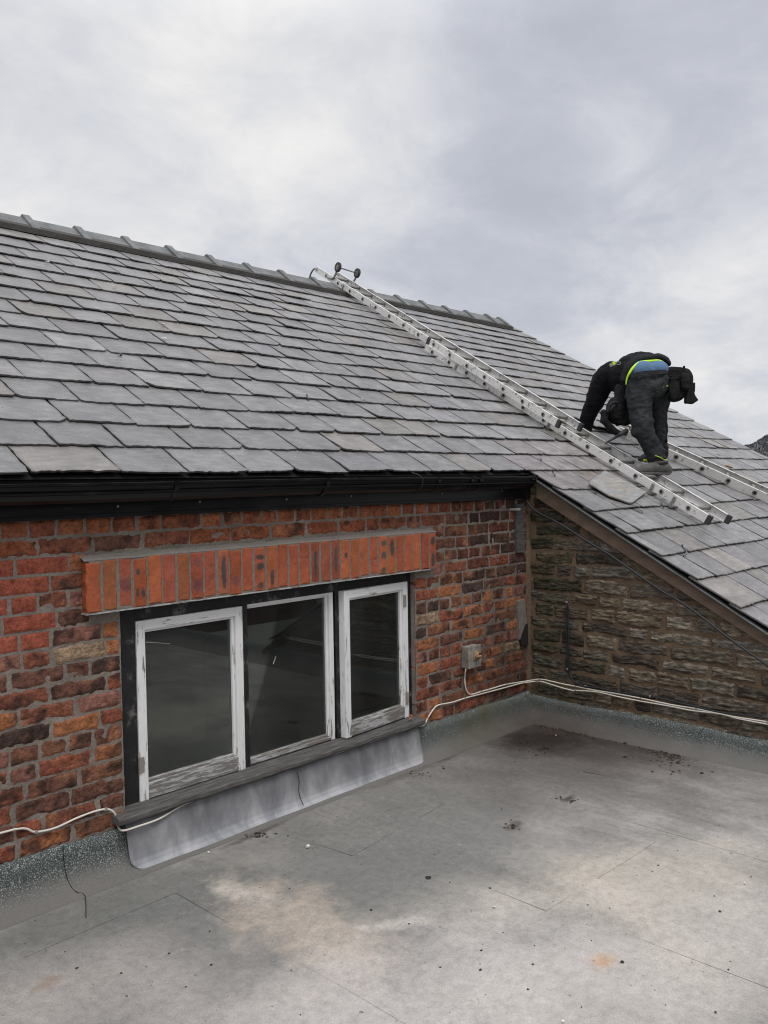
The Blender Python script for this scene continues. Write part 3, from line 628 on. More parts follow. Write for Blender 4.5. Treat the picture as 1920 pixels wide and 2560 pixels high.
def lintel():
    mb = MB(); Y = -0.042
    xa = Yp(216, 1533, Y)[0]; xb = Yp(1092, 1323, Y)[0]; n = 31; p = (xb - xa) / n
    ca = [(0.36, 0.095, 0.042), (0.40, 0.115, 0.048), (0.30, 0.075, 0.042), (0.33, 0.10, 0.055), (0.34, 0.092, 0.045), (0.38, 0.10, 0.05)]
    grey = (0.055, 0.058, 0.06); pur = (0.20, 0.07, 0.065)
    spots = {3: [(0.3, 0.72, 0.16, 0.07, grey), (0.25, 0.3, 0.12, 0.09, grey), (0.72, 0.28, 0.14, 0.09, grey)], 2: [(0.5, 0.45, 0.42, 0.14, pur)], 7: [(0.5, 0.8, 0.35, 0.1, pur), (0.5, 0.3, 0.35, 0.15, pur)],
             9: [(0.5, 0.5, 0.22, 0.38, grey)], 10: [(0.5, 0.3, 0.32, 0.14, pur)], 12: [(0.5, 0.78, 0.38, 0.06, grey), (0.5, 0.56, 0.38, 0.08, grey), (0.5, 0.12, 0.3, 0.07, (0.09, 0.07, 0.05))], 13: [(0.45, 0.25, 0.22, 0.2, grey)],
             17: [(0.5, 0.5, 0.2, 0.36, grey)], 19: [(0.5, 0.5, 0.22, 0.36, (0.07, 0.068, 0.06))], 20: [(0.5, 0.6, 0.2, 0.07, grey)], 24: [(0.5, 0.82, 0.36, 0.07, (0.10, 0.085, 0.07)), (0.5, 0.5, 0.34, 0.1, (0.09, 0.08, 0.07)), (0.5, 0.1, 0.3, 0.08, (0.10, 0.08, 0.06))],
             25: [(0.5, 0.68, 0.28, 0.22, grey)], 30: [(0.5, 0.78, 0.32, 0.12, grey), (0.5, 0.25, 0.3, 0.2, grey)]}
    for i in range(n):
        c = np.array(ca[rng.integers(len(ca))]) * rng.uniform(0.9, 1.08)
        if i in (1, 6): c = np.array((0.30, 0.102, 0.043))
        if i in (2, 5, 8): c = np.array((0.32, 0.088, 0.052))
        x = xa + p * i + rng.normal() * 0.0012; dz = rng.normal() * 0.0035; yo = rng.normal() * 0.0016
        brick(mb, x + 0.0054, x + p - 0.0054, 1.163 + dz, 1.378 + dz, c, 0.5, Y + yo, seed=i + 50, spots=spots.get(i), res=0.0055, ea=1.5)
    m0 = len(mb.f)
    # mortar behind and weathering fillet on top
    mb.box((xa + 0.02, Y + 0.0042, 1.158), (xb - 0.012, 0.02, 1.379), mi=2)
    nx = 90; V = []
    for i in range(nx):
        x = xa - 0.004 + (xb - xa + 0.008) * i / (nx - 1); w = vnoise(np.array([[x * 9, 0, 0]]), 1, 5, 2)[0]
        for (y, z) in ((Y + 0.006, 1.376), (Y + 0.003 + 0.003 * w, 1.381 + 0.003 * w), (Y + 0.014, 1.388 + 0.004 * w), (-0.002, 1.398 + 0.008 * w), (0.006, 1.404)): V.append((x, y, z))
    mb.add(V, [(i * 5 + k + 1, i * 5 + k, (i + 1) * 5 + k, (i + 1) * 5 + k + 1) for i in range(nx - 1) for k in range(4)], mi=1)
    o = mb.obj('lintel', [MAT['sbrick'], MAT['lime'], MAT['joint']], B)
    mb = MB(); mb.box((xa - 0.002, Y - 0.004, 1.152), (xb - 0.07, 0.05, 1.1575)); mb.obj('steel_angle', MAT['paint_worn'], o)
lintel()

def window():
    w = part('window', B)
    # outer frame: jambs, head, two mullions
    y0, y1 = 0.035, 0.10
    m1, m2 = (-2.476, -2.440), (-1.846, -1.790)
    xl, xr = -3.073, -1.240; zt, zb = 1.086, 0.258
    mb = MB()
    mb.box((WX0 + 0.002, y0, WZ0), (xl, y1, WZ1 - 0.004)); mb.box((xr, y0, WZ0), (WX1 - 0.002, y1, WZ1 - 0.004))
    mb.box((xl, y0 + 0.003, zt), (xr, y1, WZ1 - 0.004))
    mb.box((m1[0], y0 + 0.004, zb), (m1[1], y1, zt)); mb.box((m2[0] + 0.012, y0 + 0.004, zb), (m2[1] - 0.006, y1, zt))
    mb.box((xl, y0 + 0.012, WZ0 - 0.01), (xr, y1, zb - 0.012))
    mb.obj('frame', MAT['btimber'], w, bevel=0.003)
    def sash(x0, x1, z0, z1, y, st, top, bot, worn=True, rot=0.0, left=True, hinge=None):
        piv = np.array([x1, y, 0]); c_, s_ = math.cos(rot), math.sin(rot)
        fr = (piv, [[c_, s_, 0], [-s_, c_, 0], [0, 0, 1]])
        def bx(m, lo, hi): m.box((lo[0] - x1, lo[1], lo[2]), (hi[0] - x1, hi[1], hi[2]), fr=fr)
        a = MB()
        if left: bx(a, (x0, 0, z0), (x0 + st, 0.045, z1))
        xi0 = x0 + (st if left else 0.0); xi1 = x1 - st
        # inner glazing bead
        if left: a.obj('stile', MAT['paint_v'], w, bevel=0.0025); a = MB()
        bx(a, (x1 - st, 0, z0), (x1, 0.045, z1)); a.obj('stile', MAT['paint_v'], w, bevel=0.0025)
        a = MB(); bx(a, (xi1 - 0.016, 0.012, z0 + bot), (xi1 - 0.0005, 0.04, z1 - top - 0.0005)); a.obj('glazing_bead', MAT['paint_v'], w, bevel=0.0025)
        a = MB(); bx(a, (xi0, 0.0015, z1 - top), (xi1, 0.044, z1)); bx(a, (xi0, 0.013, z1 - top - 0.012), (xi1 - 0.016, 0.04, z1 - top)); a.obj('sash_rail', MAT['paint_h'], w, bevel=0.0025)
        a = MB(); bx(a, (xi0, -0.002, z0 + 0.004), (xi1, 0.044, z0 + bot)); bx(a, (xi0, 0.010, z0 + bot), (xi1 - 0.016, 0.04, z0 + bot + 0.014)); a.obj('sash_rail', MAT['paint_worn'] if worn else MAT['paint_h'], w, bevel=0.003)
        a = MB(); bx(a, (xi0, 0.026, z0 + bot), (xi1, 0.030, z1 - top)); a.obj('pane', MAT['glass'], w)
        return fr
    sash(-3.072, -2.479, 0.258, 1.083, 0.028, 0.044, 0.045, 0.078)
    sash(-2.438, -1.848, 0.262, 1.086, 0.040, 0.030, 0.012, 0.022, left=False)
    sash(-1.806, -1.243, 0.262, 1.088, 0.026, 0.044, 0.045, 0.070, rot=rad(3.2))
    # hinges
    for (px, py, Y) in ((355, 1912, 0.0265), (1012, 1502, 0.022), (1018, 1745, 0.022)):
        p = Yp(px, py, Y); mb = MB(); mb.box((p[0] - 0.009, Y - 0.003, p[2] - 0.035), (p[0] + 0.011, Y + 0.001, p[2] + 0.035))
        mb.tube([(p[0] - 0.011, Y - 0.002, p[2] - 0.037), (p[0] - 0.011, Y - 0.002, p[2] + 0.037)], 0.0045, 8)
        for dz in (-0.022, 0, 0.022): mb.ell((p[0] + 0.002, Y - 0.003, p[2] + dz), np.eye(3), (0.003, 0.002, 0.003), 8, 5)
        mb.obj('hinge', MAT['rust'] if False else MAT['clip'], w)
    # sill
    mb = MB(); n = 70; xa, xb = Yp(297, 2050, -0.062)[0], Yp(1064, 1800, -0.062)[0]; V = []
    sec = [(0.06, 0.262), (0.02, 0.258), (-0.058, 0.249), (-0.064, 0.245), (-0.065, 0.228), (-0.060, 0.219), (0.03, 0.219)]
    for i in range(n):
        x = xa + (xb - xa) * i / (n - 1); jj = vnoise(np.array([[x * 11, 1, 1]]), 1, 6, 2)[0]
        for k, (y, z) in enumerate(sec): V.append((x, y + (0.004 * jj if 1 < k < 6 else 0), z + 0.003 * jj * (k > 1)))
    ns = len(sec); Fq = [(i * ns + k, (i + 1) * ns + k, (i + 1) * ns + (k + 1) % ns, i * ns + (k + 1) % ns) for i in range(n - 1) for k in range(ns)]
    Fq += [tuple(range(ns)), tuple((n - 1) * ns + k for k in range(ns - 1, -1, -1))]
    mb.add(V, [q[::-1] for q in Fq]); mb.obj('sill', MAT['sill'], w)
    # the unlit room behind
    mb = MB(); mb.box((-3.9, 0.22, -0.3), (-0.3, 0.23, 1.6))
    mb = MB()
    xs = (-3.9, -0.95); 
    mb.add([(xs[0], 2.6, -0.6), (xs[1], 2.6, -0.6), (xs[1], 2.6, 1.55), (xs[0], 2.6, 1.55), (xs[0], 0.225, -0.6), (xs[1], 0.225, -0.6), (xs[1], 0.225, 1.55), (xs[0], 0.225, 1.55)],
           [(0, 1, 2, 3), (4, 5, 1, 0), (3, 2, 6, 7), (0, 3, 7, 4), (1, 5, 6, 2)]); mb.obj('room_interior', MAT['dark_room'], w)
    mb = MB(); mb.box((-1.214, 0.112, -0.5), (-1.185, 0.34, 0.72)); mb.obj('tiled_reveal', MAT['walltile'], w)
    mb = MB(); mb.box((-1.212, 0.112, 0.722), (-1.187, 0.34, 1.15)); mb.obj('plaster_reveal', MAT['plaster'], w)
    for (x0, y0, x1, y1, r) in ((890, 1660, 905, 1716, .0016), (907, 1544, 907, 1560, .0014), (937, 1550, 938, 1562, .0014), (683, 1660, 690, 1640, .0015), (360, 1605, 425, 1609, .0009)):
        P = [Yp(x0, y0, .050), Yp(x1, y1, .050)]; mb = MB(); mb.tube(P, [r, r * .5], 6); mb.obj('drip_mark', MAT['chip'], w)
window()

def lead():
    mb = MB(); xa, xb = Yp(312, 2090, -0.03)[0] + 0.005, Yp(1056, 1840, -0.06)[0]; n = 110; sec = [(-0.022, 0.216), (-0.036, 0.18), (-0.046, 0.12), (-0.055, 0.075), (-0.065, 0.045), (-0.080, 0.020), (-0.098, 0.0075)]
    sec = np.array(sec); tq = np.concatenate([np.linspace(0, 3, 6), np.linspace(3, 6, 16)[1:]]); sec = np.stack([np.interp(tq, range(7), sec[:, 0]), np.interp(tq, range(7), sec[:, 1])], -1)
    arc = np.concatenate([[0], np.cumsum(np.linalg.norm(np.diff(sec, axis=0), axis=1))]); arc = arc[-1] - arc
    V = []; L = xb - xa; r = 0.062
    for i in range(n):
        for k, (y, z) in enumerate(sec):
            ins = r - math.sqrt(max(0, r * r - (r - arc[k]) ** 2)) if arc[k] < r else 0.0
            x = xa + ins + (L - 2 * ins) * i / (n - 1)
            w = vnoise(np.array([[x * 4, z * 7, 2]]), 1, 7, 2)[0] * 0.006 * (k > 0)
            V.append((x, y + w, max(z + 0.3 * w, 0.0075)))
    ns = len(sec); mb.add(V, [(i * ns + k, i * ns + k + 1, (i + 1) * ns + k + 1, (i + 1) * ns + k) for i in range(n - 1) for k in range(ns - 1)])
    o = mb.obj('lead_flashing', MAT['lead'], B, smooth=True); s = o.modifiers.new('thick', 'SOLIDIFY'); s.thickness = 0.003; s.offset = 1
    mb = MB(); P = [Yp(741, 1930, -0.042), Yp(746, 1950, -0.056), Yp(745, 1975, -0.060), Yp(749, 1995, -0.072), Yp(757, 2014, -0.096)]
    P = [p + np.array([0, -0.006, 0.002]) for p in P]; mb.tube(spline(P, 6), [0.0022] * 25, 6); mb.obj('lead_joint', MAT['hole'], o)
lead()

def eaves():
    # fascia board and gutter
    mb = MB(); xe = 0.02
    mb.box((-6.4, -0.028, 1.565), (xe, 0.012, 1.742)); mb.box((-6.4, -0.034, 1.560), (xe - 0.02, -0.0285, 1.578))
    fa = mb.obj('fascia_board', MAT['btimber'], B, bevel=0.003)
    fa.data.materials[0] = MAT['bplastic']
    for (px, py) in ((294, 1266), (499, 1254), (716, 1248), (877, 1240), (1104, 1234), (1254, 1226)):
        p = Yp(px, py, -0.029); m2 = MB(); m2.tube([p + np.array([0, 0.002, 0]), p + np.array([0, -0.004, 0])], 0.0055, 10); m2.obj('screw', MAT['clip'], fa)
    # ogee gutter profile, open on top
    Yf = -0.165; zl = Yp(0, 1210, Yf)[2]; zbm = Yp(0, 1262, -0.12)[2]
    sec = [(-0.045, zl - 0.02), (-0.040, zbm + 0.02), (-0.060, zbm), (-0.110, zbm - 0.002), (-0.132, zbm + 0.012), (-0.140, zbm + 0.030), (-0.156, zbm + 0.034), (-0.157, zbm + 0.042), (-0.150, zbm + 0.046), (-0.158, zl - 0.022), (-0.160, zl - 0.013), (-0.172, zl - 0.010), (-0.173, zl), (-0.158, zl + 0.001), (-0.154, zl - 0.03), (-0.13, zbm + 0.035), (-0.11, zbm + 0.006), (-0.06, zbm + 0.006), (-0.048, zbm + 0.024)]
    ns = len(sec); xb = Yp(1341, 1190, Yf)[0]; xs = np.linspace(-6.4, xb, 40); V = []
    for x in xs:
        w = 0.0025 * math.sin(x * 2.3); dz = 0.006 * (x + 3.6) / 3.7
        V += [(x, y + w * 0.4, z + w + dz) for y, z in sec]
    mb = MB(); mb.add(V, [(i * ns + (k + 1) % ns, i * ns + k, (i + 1) * ns + k, (i + 1) * ns + (k + 1) % ns) for i in range(len(xs) - 1) for k in range(ns)])
    g = mb.obj('gutter', MAT['bplastic'], B, smooth=False)
    def band(x, wd, o, name, mat='bplastic'):
        m2 = MB(); V = []; dz = 0.006 * (x + 3.6) / 3.7
        q = [(-0.045, zl - 0.03), (-0.040 + o, zbm + 0.02), (-0.060, zbm - o), (-0.110, zbm - 0.002 - o), (-0.132 - o, zbm + 0.012 - o * .5), (-0.140 - o, zbm + 0.030), (-0.152 - o, zbm + 0.038), (-0.160 - o, zl - 0.028), (-0.160 - o, zl - 0.010), (-0.169 - o, zl - 0.008), (-0.170 - o, zl + o), (-0.150, zl + o)]
        for xx in (x - wd, x + wd): V += [(xx, y, z + dz) for y, z in q]
        n = len(q); m2.add(V, [(k + 1, k, n + k, n + k + 1) for k in range(n - 1)] + [tuple(range(n)), tuple(range(2 * n - 1, n - 1, -1))]); return m2.obj(name, MAT[mat], g)
    for px in (444, 822, 1100): band(Yp(px, 1215, Yf)[0], 0.012, 0.004, 'gutter_bracket')
    for px in (1183, 1205): band(Yp(px, 1215, Yf)[0], 0.016, 0.006, 'gutter_union')
    band(xb - 0.035, 0.012, 0.005, 'gutter_union'); band(xb - 0.004, 0.008, 0.007, 'gutter_end_cap')
    # a loose wire over the gutter
    mb = MB(); P = [Yp(1030, 1182, -0.12), Yp(1046, 1187, -0.165), Yp(1056, 1198, -0.176), Yp(1055, 1214, -0.168), Yp(1049, 1222, -0.15)]
    mb.tube(spline(P, 6), [0.003] * 25, 6); mb.obj('wire_loop', MAT['bcable'], g)
    # overflow pipe stub, corner strips
    p = Yp(1273, 1274, 0.0); mb = MB(); a = p + np.array([0, 0.02, 0]); b = p + np.array([0.055, -0.055, 0.0])
    mb.tube([a, b], 0.0105, 14, False); mb.tube([a, b - (b - a) * 0.02], 0.0085, 14, True); mb.obj('overflow_pipe', MAT['box'], B)
    def strip(pts, Y, th, mat, name):
        Q = [Yp(x, y, Y) for x, y in pts]; n = len(Q); V = Q + [q + np.array([0, th, 0]) for q in Q]
        m2 = MB(); m2.add(V, [tuple(range(n))[::-1], tuple(range(n, 2 * n))] + [(i, (i + 1) % n, n + (i + 1) % n, n + i) for i in range(n)]); return m2.obj(name, MAT[mat], B, bevel=0.002)
    strip([(1290, 1262), (1310, 1258), (1313, 1381), (1294, 1383)], -0.020, 0.03, 'sill', 'corner_strip')
    strip([(1294, 1503), (1313, 1497), (1318, 1560), (1312, 1565), (1300, 1600), (1298, 1560)], -0.016, 0.026, 'wstrip', 'corner_strip')
    strip([(1301, 1596), (1313, 1562), (1320, 1558), (1321, 1612), (1305, 1617)], -0.017, 0.026, 'hole', 'corner_strip')
    # mortar fillet down the inner corner
    mb = MB(); V = []; zs = np.linspace(0.19, 1.45, 60)
    for z in zs:
        w = 0.022 + 0.012 * vnoise(np.array([[0, 0, z * 7]]), 1, 5, 2)[0]
        V += [(-w, 0.004, z), (-w * 0.45, -w * 0.4, z), (0.004, -w * 1.1, z)]
    mb.add(V, [(i * 3 + k, i * 3 + k + 1, (i + 1) * 3 + k + 1, (i + 1) * 3 + k) for i in range(59) for k in range(2)]); mb.obj('corner_fillet', MAT['bmortar'], B, smooth=True)
eaves()

def stone_wall():
    mb = MB(); yend = -2.75
    def top(y): return 1.655 + 0.548 * y
    z = 0.10; r = 0
    pal = [(0.110, 0.088, 0.062), (0.145, 0.122, 0.092), (0.088, 0.073, 0.056), (0.150, 0.132, 0.104), (0.125, 0.110, 0.092), (0.072, 0.060, 0.048)]
    while z < 1.62:
        h = [0.082, 0.072, 0.090, 0.078, 0.066, 0.086, 0.074][r % 7] + rng.normal() * 0.003
        y = -0.028 - (0.06 if r % 2 else 0.0) * rng.uniform()
        while y > yend:
            L = rng.choice([0.13, 0.18, 0.24, 0.30, 0.34]) * rng.uniform(0.85, 1.15); y1 = y - L
            if z < top(y1 + L * 0.6) - 0.01:
                nx = max(6, int(L / 0.0075)); nv = max(6, int(h / 0.006)); U, Wv = np.meshgrid(np.linspace(0, 1, nx), np.linspace(0, 1, nv)); U = U.ravel(); Wv = Wv.ravel()
                Yv = y - L * U; Zv = z + h * Wv; sd_ = float(rng.integers(999)); P = np.stack([Yv, Zv * 1.7, np.full_like(Yv, sd_)], -1); P1 = np.stack([Yv, Zv, np.full_like(Yv, sd_)], -1)
                e = np.minimum(np.minimum(Yv - y1, y - Yv), np.minimum(Zv - z, z + h - Zv)); ej = np.clip(1 - e / 0.022, 0, 1)
                Y2 = Yv + ej * vnoise(P1, 40, 1, 3) * 0.014; Z2 = Zv + ej * vnoise(P1, 40, 2, 3) * 0.010 + vnoise(P1, 7, 5) * 0.008
                X = -0.0045 + np.clip(1 - e / 0.014, 0, 1) ** 1.3 * 0.0085 - vnoise(P * np.array([0.45, 1, 1]), 42, 3, 4) * 0.0075 - vnoise(P1, 11, 4) * 0.0035
                Z2 = np.minimum(Z2, top(Y2) + 0.02)
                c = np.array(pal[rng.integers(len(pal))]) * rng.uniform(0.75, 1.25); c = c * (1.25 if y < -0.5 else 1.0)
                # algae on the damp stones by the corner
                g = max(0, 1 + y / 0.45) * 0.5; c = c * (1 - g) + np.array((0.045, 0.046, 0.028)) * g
                cc = c[None, :] * (1 + 0.3 * vnoise(P, 18, 9, 2)[:, None])
                V = np.stack([X, Y2, Z2], -1); F_ = sheet(None, nx, nv); loop = list(range(nx)) + [j * nx + nx - 1 for j in range(1, nv)] + [(nv - 1) * nx + i for i in range(nx - 2, -1, -1)] + [j * nx for j in range(nv - 2, 0, -1)]
                bk = V[loop].copy(); bk[:, 0] = 0.03; k = len(V); n = len(loop)
                V = np.concatenate([V, bk]); cc = np.concatenate([cc, cc[loop] * 0.7]); F_ += [(loop[(i + 1) % n], loop[i], k + i, k + (i + 1) % n) for i in range(n)]
                mb.add(V, F_, np.clip(cc, 0, 1))
            y = y1 - rng.uniform(0.010, 0.026)
        z += h + rng.uniform(0.012, 0.018); r += 1
    ny, nv = 140, 80; gy, t = np.meshgrid(np.linspace(0.0, yend, ny), np.linspace(0, 1, nv)); gz = -0.05 + (1.70 + 0.548 * gy + 0.05) * t
    P = np.stack([np.zeros_like(gy), gy, gz], -1).reshape(-1, 3); P[:, 0] = 0.0030 + vnoise(P, 20, 33, 3) * 0.0065
    mb.add(P, sheet(None, ny, nv), mi=1)
    # solid core of the wall
    def core(x0, x1):
        V = [(x0, 0.0, -5.5), (x0, yend, -5.5), (x0, yend, top(yend)), (x0, 0.0, 1.66), (x1, 0.0, -5.5), (x1, yend, -5.5), (x1, yend, top(yend)), (x1, 0.0, 1.66)]
        mb.add(V, [(3, 2, 1, 0), (4, 5, 6, 7), (0, 1, 5, 4), (1, 2, 6, 5), (2, 3, 7, 6), (3, 0, 4, 7)], mi=1)
    core(0.02, 0.25); 
    mb.obj('stone_wall', [MAT['stone'], MAT['bmortar']], B)
    # barge board under the verge with a pale slate undercloak above it
    def band(x0, x1, d0, d1, ya, yb, name, mat, sag=0.0):
        m2 = MB(); n = 40; V = []
        for i in range(n):
            y = ya + (yb - ya) * i / (n - 1); zt = RZ0 + 0.577 * y
            for (x, d) in ((x0, d0), (x0, d1 - sag * (y + 0.394)), (x1, d1 - sag * (y + 0.394)), (x1, d0)): V.append((x, y, zt + d))
        m2.add(V, [(i * 4 + k, i * 4 + (k + 1) % 4, (i + 1) * 4 + (k + 1) % 4, (i + 1) * 4 + k) for i in range(n - 1) for k in range(4)] + [(3, 2, 1, 0), tuple((n - 1) * 4 + k for k in range(4))])
        return m2.obj(name, MAT[mat], B)
    band(-0.030, -0.006, -0.040, -0.147, -0.10, -2.85, 'barge_board', 'board', 0.030)
    band(-0.052, 0.03, -0.026, -0.034, -0.10, -2.85, 'undercloak', 'ridge')
stone_wall()

# ------------------------------------------------------------------ slate roof
XV0, XL = -0.055, -6.5
def verge_far(s): return 4.845 + (3.9 - s) * 0.092
def roof():
    mb = MB()
    mb2 = MB()
    gauge = 0.2445
    levels = [-0.077 + gauge * i for i in range(0, 17)]
    lower = [-0.077 - 0.265, -0.077 - 0.265 * 2 - 0.02, -0.905, -1.175, -1.450, -1.735, -2.02, -2.30, -2.58, -2.86, -3.13]
    allr = [(s, gauge, XL) for s in levels if s < 3.86] + [(s, 0.275, None) for s in lower]
    prev = None
    for r, (s0, g, xl) in enumerate(allr):
        xa = XV0 if xl is None else xl
        xlim = verge_far(s0)
        if prev is None:
            js = [xa - 0.2]
            while js[-1] < xlim: js.append(js[-1] + 0.345 * rng.uniform(0.85, 1.15))
        else:
            js = [0.5 * (p_ + q_) + rng.normal() * 0.016 for p_, q_ in zip(prev[:-1], prev[1:])]
            js = [j for j in js if j > xa + 0.10]; js = [xa] + js
            k = 0
            while k < len(js) - 1:
                if js[k + 1] - js[k] > 0.47: js.insert(k + 1, 0.5 * (js[k] + js[k + 1]) + rng.normal() * 0.02)
                elif js[k + 1] - js[k] < 0.17 and k > 0: js.pop(k + 1)
                else: k += 1
            while js[-1] < xlim: js.append(js[-1] + 0.345 * rng.uniform(0.85, 1.15))
        prev = js
        js = [j for j in js if j < xlim - 0.12] + [xlim]
        for x, x1 in zip(js[:-1], js[1:]): slate(mb, x, x1, s0, g, r)
    # the slightly pink and pale slates are part of each slate's own colour
    # dark underlay just beneath
    a = roofP(XL, -0.08, -0.012); b = roofP(verge_far(0) - 0.03, -0.08, -0.012); c = roofP(verge_far(3.9) - 0.03, 3.92, -0.012); d = roofP(XL, 3.92, -0.012)
    e = [roofP(XV0 + 0.03, -0.075, -0.014), roofP(XV0 + 0.03, -3.2, -0.014), roofP(verge_far(-3.2) - 0.05, -3.2, -0.014), roofP(verge_far(0) - 0.03, -0.075, -0.014)]
    mb.add([a, b, c, d], [(0, 1, 2, 3)], mi=1); mb.add(e, [(0, 1, 2, 3)], mi=1)
    # far slope of the roof, out of sight behind the ridge
    A = roofP(0, 3.93, -0.02); yr = A[1]; zr = A[2]
    mb.add([(XL, yr, zr), (verge_far(3.9), yr, zr), (verge_far(3.9), 2 * yr, zr - 0.577 * yr), (XL, 2 * yr, zr - 0.577 * yr)], [(3, 2, 1, 0)], c=(0.17, 0.17, 0.175))
    ro = mb.obj('roof', [MAT['slate'], MAT['underlay']], B)
    # gable wall under the far verge and the wall under the left end
    m2 = MB(); P = [roofP(4.62, -3.1, -0.06), roofP(4.62, 3.9, -0.06)]
    V = [(4.62, P[0][1], -5.5), (4.62, 2 * yr, -5.5), (4.62, 2 * yr, zr - 0.6 * yr), tuple(P[1]), tuple(P[0])]; V2 = [(v[0] - 0.25, v[1], v[2]) for v in V]
    m2.add(V + V2, [(0, 1, 2, 3, 4), (9, 8, 7, 6, 5)] + [(i, 5 + i, 5 + (i + 1) % 5, (i + 1) % 5) for i in range(5)]); m2.obj('gable_wall', MAT['bmortar'], B)
    # ridge tiles on a bed of dark mortar
    apex = np.array([0, 3.545, RZ0 + 3.545 * 0.57735 - 0.020 + 0.082])
    m3 = MB(); n = 120; V = []
    xs = np.linspace(XL, 4.61, n)
    for x in xs:
        w = vnoise(np.array([[x * 6, 0, 0]]), 1, 3, 2)[0] * 0.008
        b0 = roofP(x, 3.825 + w, 0.016); b1 = roofP(x, 3.845, 0.055); b2 = (x, 3.545, apex[2] - 0.03); b3 = (x, 3.545 + (3.545 - b1[1]), b1[2]); V += [b0, b1, b2, b3]
    m3.add(V, [(i * 4 + k, i * 4 + k + 1, (i + 1) * 4 + k + 1, (i + 1) * 4 + k) for i in range(n - 1) for k in range(3)][::1]); m3.obj('ridge_bedding', MAT['bedding'], ro)
    xj = -1.918 - 0.447 * 10; x = xj; i = 0
    while x < 4.58:
        x1 = min(x + 0.447, 4.63); t = MB(); dz = rng.normal() * 0.003
        def prof(o, xx):
            return [(xx, 3.545 - 0.205 - o * 0.6, apex[2] + dz - 0.145 + o * 0.5), (xx, 3.545 - 0.012, apex[2] + dz + o), (xx, 3.545 + 0.012, apex[2] + dz + o), (xx, 3.545 + 0.205 + o * 0.6, apex[2] + dz - 0.145 + o * 0.5)]
        def solid(xa, xb, o):
            A = prof(o, xa) + [(xa, 3.545 + 0.195, apex[2] - 0.165), (xa, 3.545, apex[2] - 0.02), (xa, 3.545 - 0.195, apex[2] - 0.165)]
            Bq = [(xb, y, z) for _, y, z in A]; n = 7
            t.add(A + Bq, [(k, n + k, n + (k + 1) % n, (k + 1) % n) for k in range(n)] + [tuple(range(n)), tuple(range(2 * n - 1, n - 1, -1))])
        solid(x + 0.004, x1 - 0.03, 0.0); solid(x1 - 0.050, x1 + 0.014, 0.026)
        o = t.obj('ridge_tile', MAT['ridge'], ro, bevel=0.004); x = x1 if x1 < 4.6 else 9; i += 1
